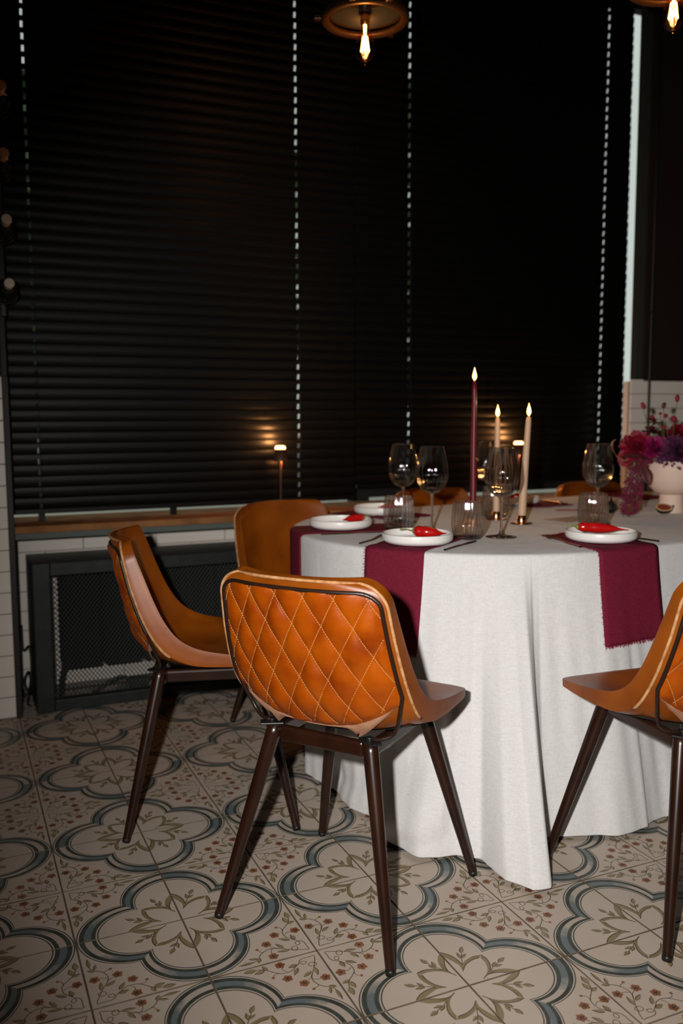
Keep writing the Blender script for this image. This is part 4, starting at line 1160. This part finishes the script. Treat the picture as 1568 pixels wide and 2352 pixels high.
def flower(name, label, p, axis, r, mt, layers=6, per=12, ruffle=.3, foot=None, pw=.40):
    """layered bloom at p, facing axis, on a stem that runs down into the bowl"""
    t = thing(name, label, 'flower', (0, 0, 0), 0, 'flowers in the pink bowl'); p = Vector(p); axis = Vector(axis).normalized()
    u = axis.orthogonal().normalized(); v = axis.cross(u); b = MB()
    for l in range(layers):
        f = (l + .5) / layers; el = lerp(-.35, 1.45, f); L = r * lerp(1.0, .45, f)
        for k in range(per if l < layers - 1 else max(5, per // 2)):
            a = 2 * PI * (k + .5 * (l % 2)) / per + rnd.uniform(-.2, .2); e = el + rnd.uniform(-.15, .15)
            d = (u * math.cos(a) + v * math.sin(a)) * math.cos(e) + axis * math.sin(e)
            petal(b, p + d * r * .12, d + Vector((rnd.gauss(0, .06), rnd.gauss(0, .06), rnd.gauss(0, .06))), axis, L * rnd.uniform(.85, 1.05), r * pw, 0, rnd.uniform(-.15, ruffle))
    b.build('bloom', mt, t)
    fp = Vector(foot or (BX + (p.x - BX) * .3, BY + (p.y - BY) * .3, ZT + .13))
    b = MB(); b.tube(catmull([p - axis * r * .1, p - axis * r * .5 + Vector((0, 0, -.02)), fp], 8), .0022, 6); b.build('stem', M['f_stem'], t)
    return t
def fp(px, py, d):      # a point at a given distance along a line of sight, used only to read positions off the photograph
    v = R_FWD + R_RIGHT * ((px - 784) / 2047.3) + R_DOWN * ((py - 1176) / 2047.3); return Vector(CAM) + v * (d + .075)
toC = (-R_FWD).normalized()
flower('dahlia', 'ruffled crimson bloom at the left of the bowl', fp(1462, 1027, 3.22), toC + Vector((-.35, 0, .35)), .060, M['f_crimson'], 10, 22, .45, None, .30)
flower('dahlia', 'bright magenta bloom in the middle of the arrangement', fp(1503, 1032, 3.19), toC + Vector((.0, 0, .35)), .052, M['f_magenta'], 10, 22, .45, None, .28)
flower('hydrangea', 'dark plum bloom spilling over the front of the bowl', fp(1556, 1040, 3.16), toC + Vector((.2, 0, .25)), .066, M['f_purple'], 11, 26, .3, None, .24)
flower('hydrangea', 'dark plum bloom low between the magenta bloom and the rim', fp(1530, 1050, 3.17), toC + Vector((.1, 0, .1)), .038, M['f_purple'], 8, 18, .3, None, .28)
flower('carnation', 'deep red bloom at the top right of the arrangement', fp(1560, 998, 3.28), toC + Vector((.2, 0, .8)), .050, M['f_crimson'], 6, 14)
flower('carnation', 'deep red bloom low at the left edge of the bowl', fp(1440, 1052, 3.26), toC + Vector((-.5, 0, -.1)), .036, M['f_crimson'], 6, 12)
flower('scabiosa', 'dark burgundy bloom rising behind the crimson one', fp(1494, 992, 3.26), (0, 0, 1), .036, M['f_dark'], 5, 13, .1)
flower('scabiosa', 'flat dark burgundy bloom in front of the black pipe', fp(1499, 970, 3.28), (0.1, 0, 1), .032, M['f_dark'], 3, 9, .1)
flower('carnation', 'dark red bloom behind the magenta one', fp(1528, 1004, 3.30), (0, -.3, 1), .042, M['f_dark'], 6, 13)
def bud(label, px, py, d, size=.010, long=1.5, stem_to=None, mt=None, ang=0.):
    t = thing('bud_stem', label, 'flower bud', (0, 0, 0), 0, 'flowers in the pink bowl'); p = fp(px, py, d)
    b = MB(); tf = Matrix.Rotation(ang, 3, 'Y') if ang else None
    b.ball(p, size, 0, 10, 8, (1, 1, long), tf)
    for k in range(40):
        a, e = rnd.uniform(0, 2 * PI), rnd.uniform(-1.4, 1.4); q = Vector((math.cos(a) * math.cos(e), math.sin(a) * math.cos(e), math.sin(e) * long))
        if tf: q = tf @ q
        b.ball(p + q * size * .92, size * .22, 0, 5, 3)
    b.build('bud', mt or M['f_bud'], t)
    foot = Vector(stem_to) if stem_to else Vector((BX + (p.x - BX) * .35, BY + (p.y - BY) * .35 + .01, ZT + .16))
    b = MB(); b.tube(catmull([p + Vector((0, 0, -size)), p.lerp(foot, .5) + Vector((rnd.uniform(-.01, .01), 0, .01)), foot], 12), .0011, 5); b.build('stem', M['f_stem'], t)
bud('tall oval red bud leaning left in front of the tiles', 1477, 932, 3.25, .0085, 1.7, ang=-.6)
bud('tallest red bud at the right edge', 1555, 915, 3.25, .0085, 1.7)
bud('pale brown bud between the tall red ones', 1524, 931, 3.30, .0080, 1.5, mt=M['f_leaf'], ang=.4)
bud('round red bud right of the black pipe', 1528, 955, 3.25, .0085, 1.0)
bud('ruffled red bud in front of the tiles at the right', 1547, 962, 3.25, .0115, 1.0)
bud('small red bud just above the magenta bloom', 1525, 981, 3.22, .007, 1.0)
bud('small red bud above the crimson bloom', 1456, 994, 3.24, .008, 1.3)
bud('small pink bud high beside the black pipe', 1516, 950, 3.27, .006, .8, mt=M['f_crimson'])
bud('small orange-tipped bud at the end of the black pipe', 1497, 957, 3.26, .007, 1.0)
# hanging amaranth: thousands of tiny grains on drooping tassels
def tassel(label, path, r, n):
    t = thing('amaranth_tassel', label, 'flower', (0, 0, 0), 0, 'flowers in the pink bowl')
    P = catmull(path, 40); b = MB(); b.tube(P, .0018, 6); b.build('stem', M['f_stem'], t)
    b = MB(); K = len(P)
    for k in range(n // 14):                    # knotted clusters with gaps between them
        u = rnd.random() ** .9; i = min(K - 2, int(u * (K - 1))); c = Vector(P[i].tolist())
        rr = r * (.35 + .85 * math.sin(PI * min(1, .10 + u * .82)))
        d = Vector((rnd.gauss(0, 1), rnd.gauss(0, 1), rnd.gauss(0, .5) - .4)).normalized() * rr * rnd.uniform(.3, 1.15)
        for q in range(14):
            e = Vector((rnd.gauss(0, 1), rnd.gauss(0, 1), rnd.gauss(0, 1))) * .0034
            b.ball(c + d + e, rnd.uniform(.0013, .0030), 0, 5, 3)
    o = b.build('grains', M['f_amar'], t); o['kind'] = 'stuff'
def vp(px, py, d): p = fp(px, py, d); return (p.x, p.y, p.z)
tassel('thick amaranth tassel hanging over the left of the bowl down to the cloth', [vp(1478, 1052, 3.18), vp(1456, 1070, 3.13), vp(1446, 1110, 3.10), vp(1442, 1150, 3.09), vp(1432, 1182, 3.09)], .021, 2000)
tassel('second amaranth tassel hanging against the pink bowl', [vp(1486, 1058, 3.17), vp(1470, 1080, 3.12), vp(1462, 1120, 3.11), vp(1462, 1150, 3.11), vp(1452, 1180, 3.12)], .018, 1600)
def big_leaf(label, base, tip, nrm_, w, mt):
    base, tip, n = Vector(base), Vector(tip), Vector(nrm_).normalized(); d = tip - base; s = d.normalized().cross(n).normalized(); b = MB(); rows = []
    for k in range(11):
        u = k / 10; ww = w * math.sin(PI * (u * .97 + .015)) ** .8; c = base + d * u + n * (.10 * d.length * math.sin(PI * u)); rows.append([c - s * ww + n * ww * .25, c - s * ww * .5 + n * ww * .06, c, c + s * ww * .5 + n * ww * .06, c + s * ww + n * ww * .25])
    b.grid(rows, 0, True); o = b.build('leaf', mt); so = o.modifiers.new('solidify', 'SOLIDIFY'); so.thickness = .0006
    return tag(o, label, 'leaf', 'leaves in the pink bowl')
big_leaf('rounded burgundy leaf hanging in front of the pink bowl', fp(1474, 1066, 3.12), fp(1490, 1114, 3.10), toC, .018, M['f_leaf'])
big_leaf('broad burgundy leaf pointing left over the bowl rim', fp(1492, 1056, 3.14), fp(1424, 1050, 3.13), Vector((0, -.6, .8)), .014, M['f_leaf'])
big_leaf('small green leaf above the pink bowl rim', fp(1498, 1052, 3.13), fp(1508, 1060, 3.12), toC, .006, M['green_leaf'])
big_leaf('small yellow-green leaf among the amaranth', fp(1453, 1072, 3.08), fp(1459, 1060, 3.08), toC, .005, M['f_stem'])
b = MB(); b.tube(catmull([vp(1440, 1060, 3.2), vp(1418, 1050, 3.2), vp(1406, 1030, 3.2), vp(1406, 1016, 3.2), vp(1414, 1009, 3.2)], 20), [.0016] * 8 + [.0032, .0045, .005, .005, .0045, .004, .0034, .003, .0025, .002, .0015, .001], 8)
tag(b.build('seed_pod', mat('seed_pod', (.26, .15, .06), .6)), 'curved tan seed pod sticking out left of the flowers', 'seed pod')
b = MB()
for k in range(7):
    a = 2 * PI * k / 7; petal(b, (1.905, .98, ZT + .012), (math.cos(a), math.sin(a), .6), (0, 0, 1), .024, .020, 0, .3)
tag(b.build('loose_bloom', M['f_magenta']), 'loose magenta bloom on the cloth behind the rightmost wine glass', 'flower')

# ------------------------------------------------------------------ small lamps on the sill
def sill_lamp(label, x, y):
    t = thing('table_lamp', label, 'lamp', (x, y, ZS + .0004), 0, 'cordless lamps on the window sill')
    b = MB(); b.lathe([(.0005, 0), (.038, 0), (.039, .003), (.036, .008), (.006, .011), (.0005, .011)], 40); b.build('base', M['lamp_body'], t)
    b = MB(); b.lathe([(.0032, .010), (.0030, .05), (.0036, .12), (.0055, .18), (.0072, .222)], 20); b.build('stem', M['lamp_body'], t)
    b = MB(); b.lathe([(.0305, .212), (.0225, .262), (.0212, .262), (.0290, .213)], 40, closed=True); b.build('shade', M['lamp_body'], t)
    b = MB(); b.lathe([(.0005, .2595), (.0218, .2600), (.0225, .2650), (.0212, .2735), (.016, .2765), (.0005, .2770)], 40); b.build('glowing_top', M['lamp_glow'], t)
    b = MB(); b.lathe([(.0075, .2235), (.024, .2240), (.024, .2255), (.0075, .2255)], 32, closed=True); b.build('light_ring', M['lamp_glow'], t)
    l = bpy.data.lights.new('lamp_light', 'POINT'); l.energy = 2.4; l.color = (1, .42, .13); l.shadow_soft_size = .012
    lo = bpy.data.objects.new('lamp_light', l); COL.objects.link(lo); lo.parent = t; lo.location = (0, 0, .292)
    l = bpy.data.lights.new('lamp_downlight', 'POINT'); l.energy = 1.0; l.color = (1, .38, .10); l.shadow_soft_size = .008
    lo = bpy.data.objects.new('lamp_downlight', l); COL.objects.link(lo); lo.parent = t; lo.location = (0.012, -.012, .216)
    return t
sill_lamp('small dark cordless lamp glowing on the sill behind the left chairs', .852, 1.675)
sill_lamp('small dark cordless lamp glowing on the sill between the beige candles', 2.052, 1.675)

# ------------------------------------------------------------------ pendant lamps
def pendant(label, x, y, zb):
    """zb = height of the middle of the bulb"""
    t = thing('pendant_lamp', label, 'pendant lamp', (x, y, zb), 0, 'industrial pendant lamps')
    b = MB(); RZ = -.012
    b.lathe([(r_, z_ + RZ) for r_, z_ in [(.138, .086), (.140, .098), (.134, .104), (.120, .104), (.113, .098), (.112, .090), (.118, .084), (.132, .082)]], 64, closed=True)
    for a in (2.75, .55, -1.5, 4.0): 
        c = Vector((math.cos(a), math.sin(a), 0)); tf = Matrix.Translation(c * .146 + Vector((0, 0, .094 + RZ))) @ Matrix.Rotation(a, 4, 'Z'); b.box(-.012, .014, -.010, .010, -.007, .007, tf=tf)
    bevel(b.build('rim_ring', M['pend_metal'], t), .003)
    b = MB(); b.lathe([(.122, .098), (.118, .125), (.095, .150), (.055, .168), (.03, .185), (.03, .230), (.0005, .232)], 56); b.build('dome', M['pend_metal'], t)
    b = MB(); b.lathe([(.0005, .150), (.05, .150), (.085, .138), (.108, .116), (.113, .100)], 48); b.build('inner_reflector', M['pend_inner'], t)
    b = MB(); b.lathe([(.040, .142), (.062, .136), (.066, .140), (.045, .148)], 40, closed=True); b.build('inner_ring', M['pend_metal'], t)
    b = MB(); b.lathe([(.0005, .036 + .060), (.0205, .036 + .060), (.0205, .150), (.0005, .150)], 24); b.build('socket', M['plate_black'], t)
    b = MB(); b.lathe([(.0130, .062), (.0152, .066), (.0145, .070), (.0158, .074), (.0148, .078), (.0160, .082), (.0160, .096), (.0005, .096)], 24); b.build('bulb_cap', M['brass'], t)
    b = MB(); b.lathe([(.0125, .063), (.0140, .050), (.0200, .032), (.0275, .012), (.0315, -.008), (.0300, -.026), (.0215, -.041), (.0110, -.0485), (.0045, -.051)], 32); b.lathe([(.0042, -.0505), (.0048, -.054), (.0028, -.0575), (.0004, -.058)], 12)
    b.build('bulb_glass', M['bulb_glass'], t)
    b = MB()
    for k in range(8):
        a = 2 * PI * k / 8; b.tube([(.0075 * math.cos(a), .0075 * math.sin(a), .026), (.0135 * math.cos(a + .2), .0135 * math.sin(a + .2), -.018)], .0015, 6)
    b.build('filament', M['filament'], t)
    b = MB(); b.lathe([(.005, .062), (.004, .030), (.0065, .026), (.0005, .024)], 12); b.build('filament_stem', M['filament'], t)
    b = MB(); b.tube([(0, 0, .23), (0, 0, 3.39 - zb)], .004, 8); b.build('cable', M['cable'], t)
    b = MB(); b.lathe([(.0005, 3.36 - zb), (.05, 3.365 - zb), (.055, 3.398 - zb), (.0005, 3.398 - zb)], 24); b.build('ceiling_rose', M['plate_black'], t)
    l = bpy.data.lights.new('bulb_light', 'POINT'); l.energy = 1.6; l.color = (1, .50, .18); l.shadow_soft_size = .012
    lo = bpy.data.objects.new('bulb_light', l); COL.objects.link(lo); lo.parent = t; lo.location = (0, 0, -.002)
    return t
pendant('industrial pendant lamp with bare filament bulb above the middle of the blinds', .8307, .7951, 2.271)
pendant('industrial pendant lamp with bare filament bulb cut off by the top right corner', 1.5444, .2266, 2.269)

# ------------------------------------------------------------------ wine bottles on the left pier
rk = thing('wine_rack', 'black metal bottle rack on the left pier above the white tiles', 'wine rack', (0, 0, 0))
for x_ in (-.232, -.36):
    b = MB(); b.box(x_, x_ + .018, YP - .012, YP + .009, 1.47, 2.62); bevel(b.build('upright', M['plate_black'], rk), .002)
def bottle(label, zc, mt):
    x = -.2175
    for dy in (1.40, 1.52):
        b = MB(); r = .0175 if dy < 1.45 else .040
        b.tube([(x + r * math.cos(a) * 1.05, dy, zc + r * math.sin(a) * 1.05) for a in np.linspace(-PI * .95, -PI * .05, 12)] , .0025, 6)
        b.tube([(x, dy, zc - r * 1.05), (x, YP - .006, zc - r * 1.05 - .004)], .0025, 6); b.build('hook', M['plate_black'], rk)
    t = thing('wine_bottle', label, 'bottle', (x, 1.30, zc), 0, 'wine bottles lying on the left pier rack')
    b = MB(); prof = [(.0145, .055), (.0150, .085), (.022, .115), (.034, .145), (.0372, .165), (.0372, .258), (.034, .262), (.0005, .262)]; rows = []
    for r, y in prof: rows.append([(r * math.cos(2 * PI * j / 28), y, r * math.sin(2 * PI * j / 28)) for j in range(28)])
    b.grid(rows, 0, True, wrap=True); b.build('glass_body', M['bottle'], t)
    b = MB(); rows = []
    for r, y in [(.0005, 0), (.0150, 0), (.0162, .0012), (.0162, .012), (.0148, .014), (.0149, .058)]: rows.append([(r * math.cos(2 * PI * j / 24), y, r * math.sin(2 * PI * j / 24)) for j in range(24)])
    b.grid(rows, 0, False, wrap=True); b.build('capsule', mt, t)
for z_, lab, mt in ((2.171, 'wine bottle end at the left edge, topmost', 'capsule'), (1.963, 'wine bottle end at the left edge, second from the top', 'capsule'),
                    (1.755, 'wine bottle end at the left edge, third from the top', 'capsule2'), (1.551, 'wine bottle end at the left edge, lowest, just above the tiles', 'capsule2')):
    bottle(lab, z_, M[mt])
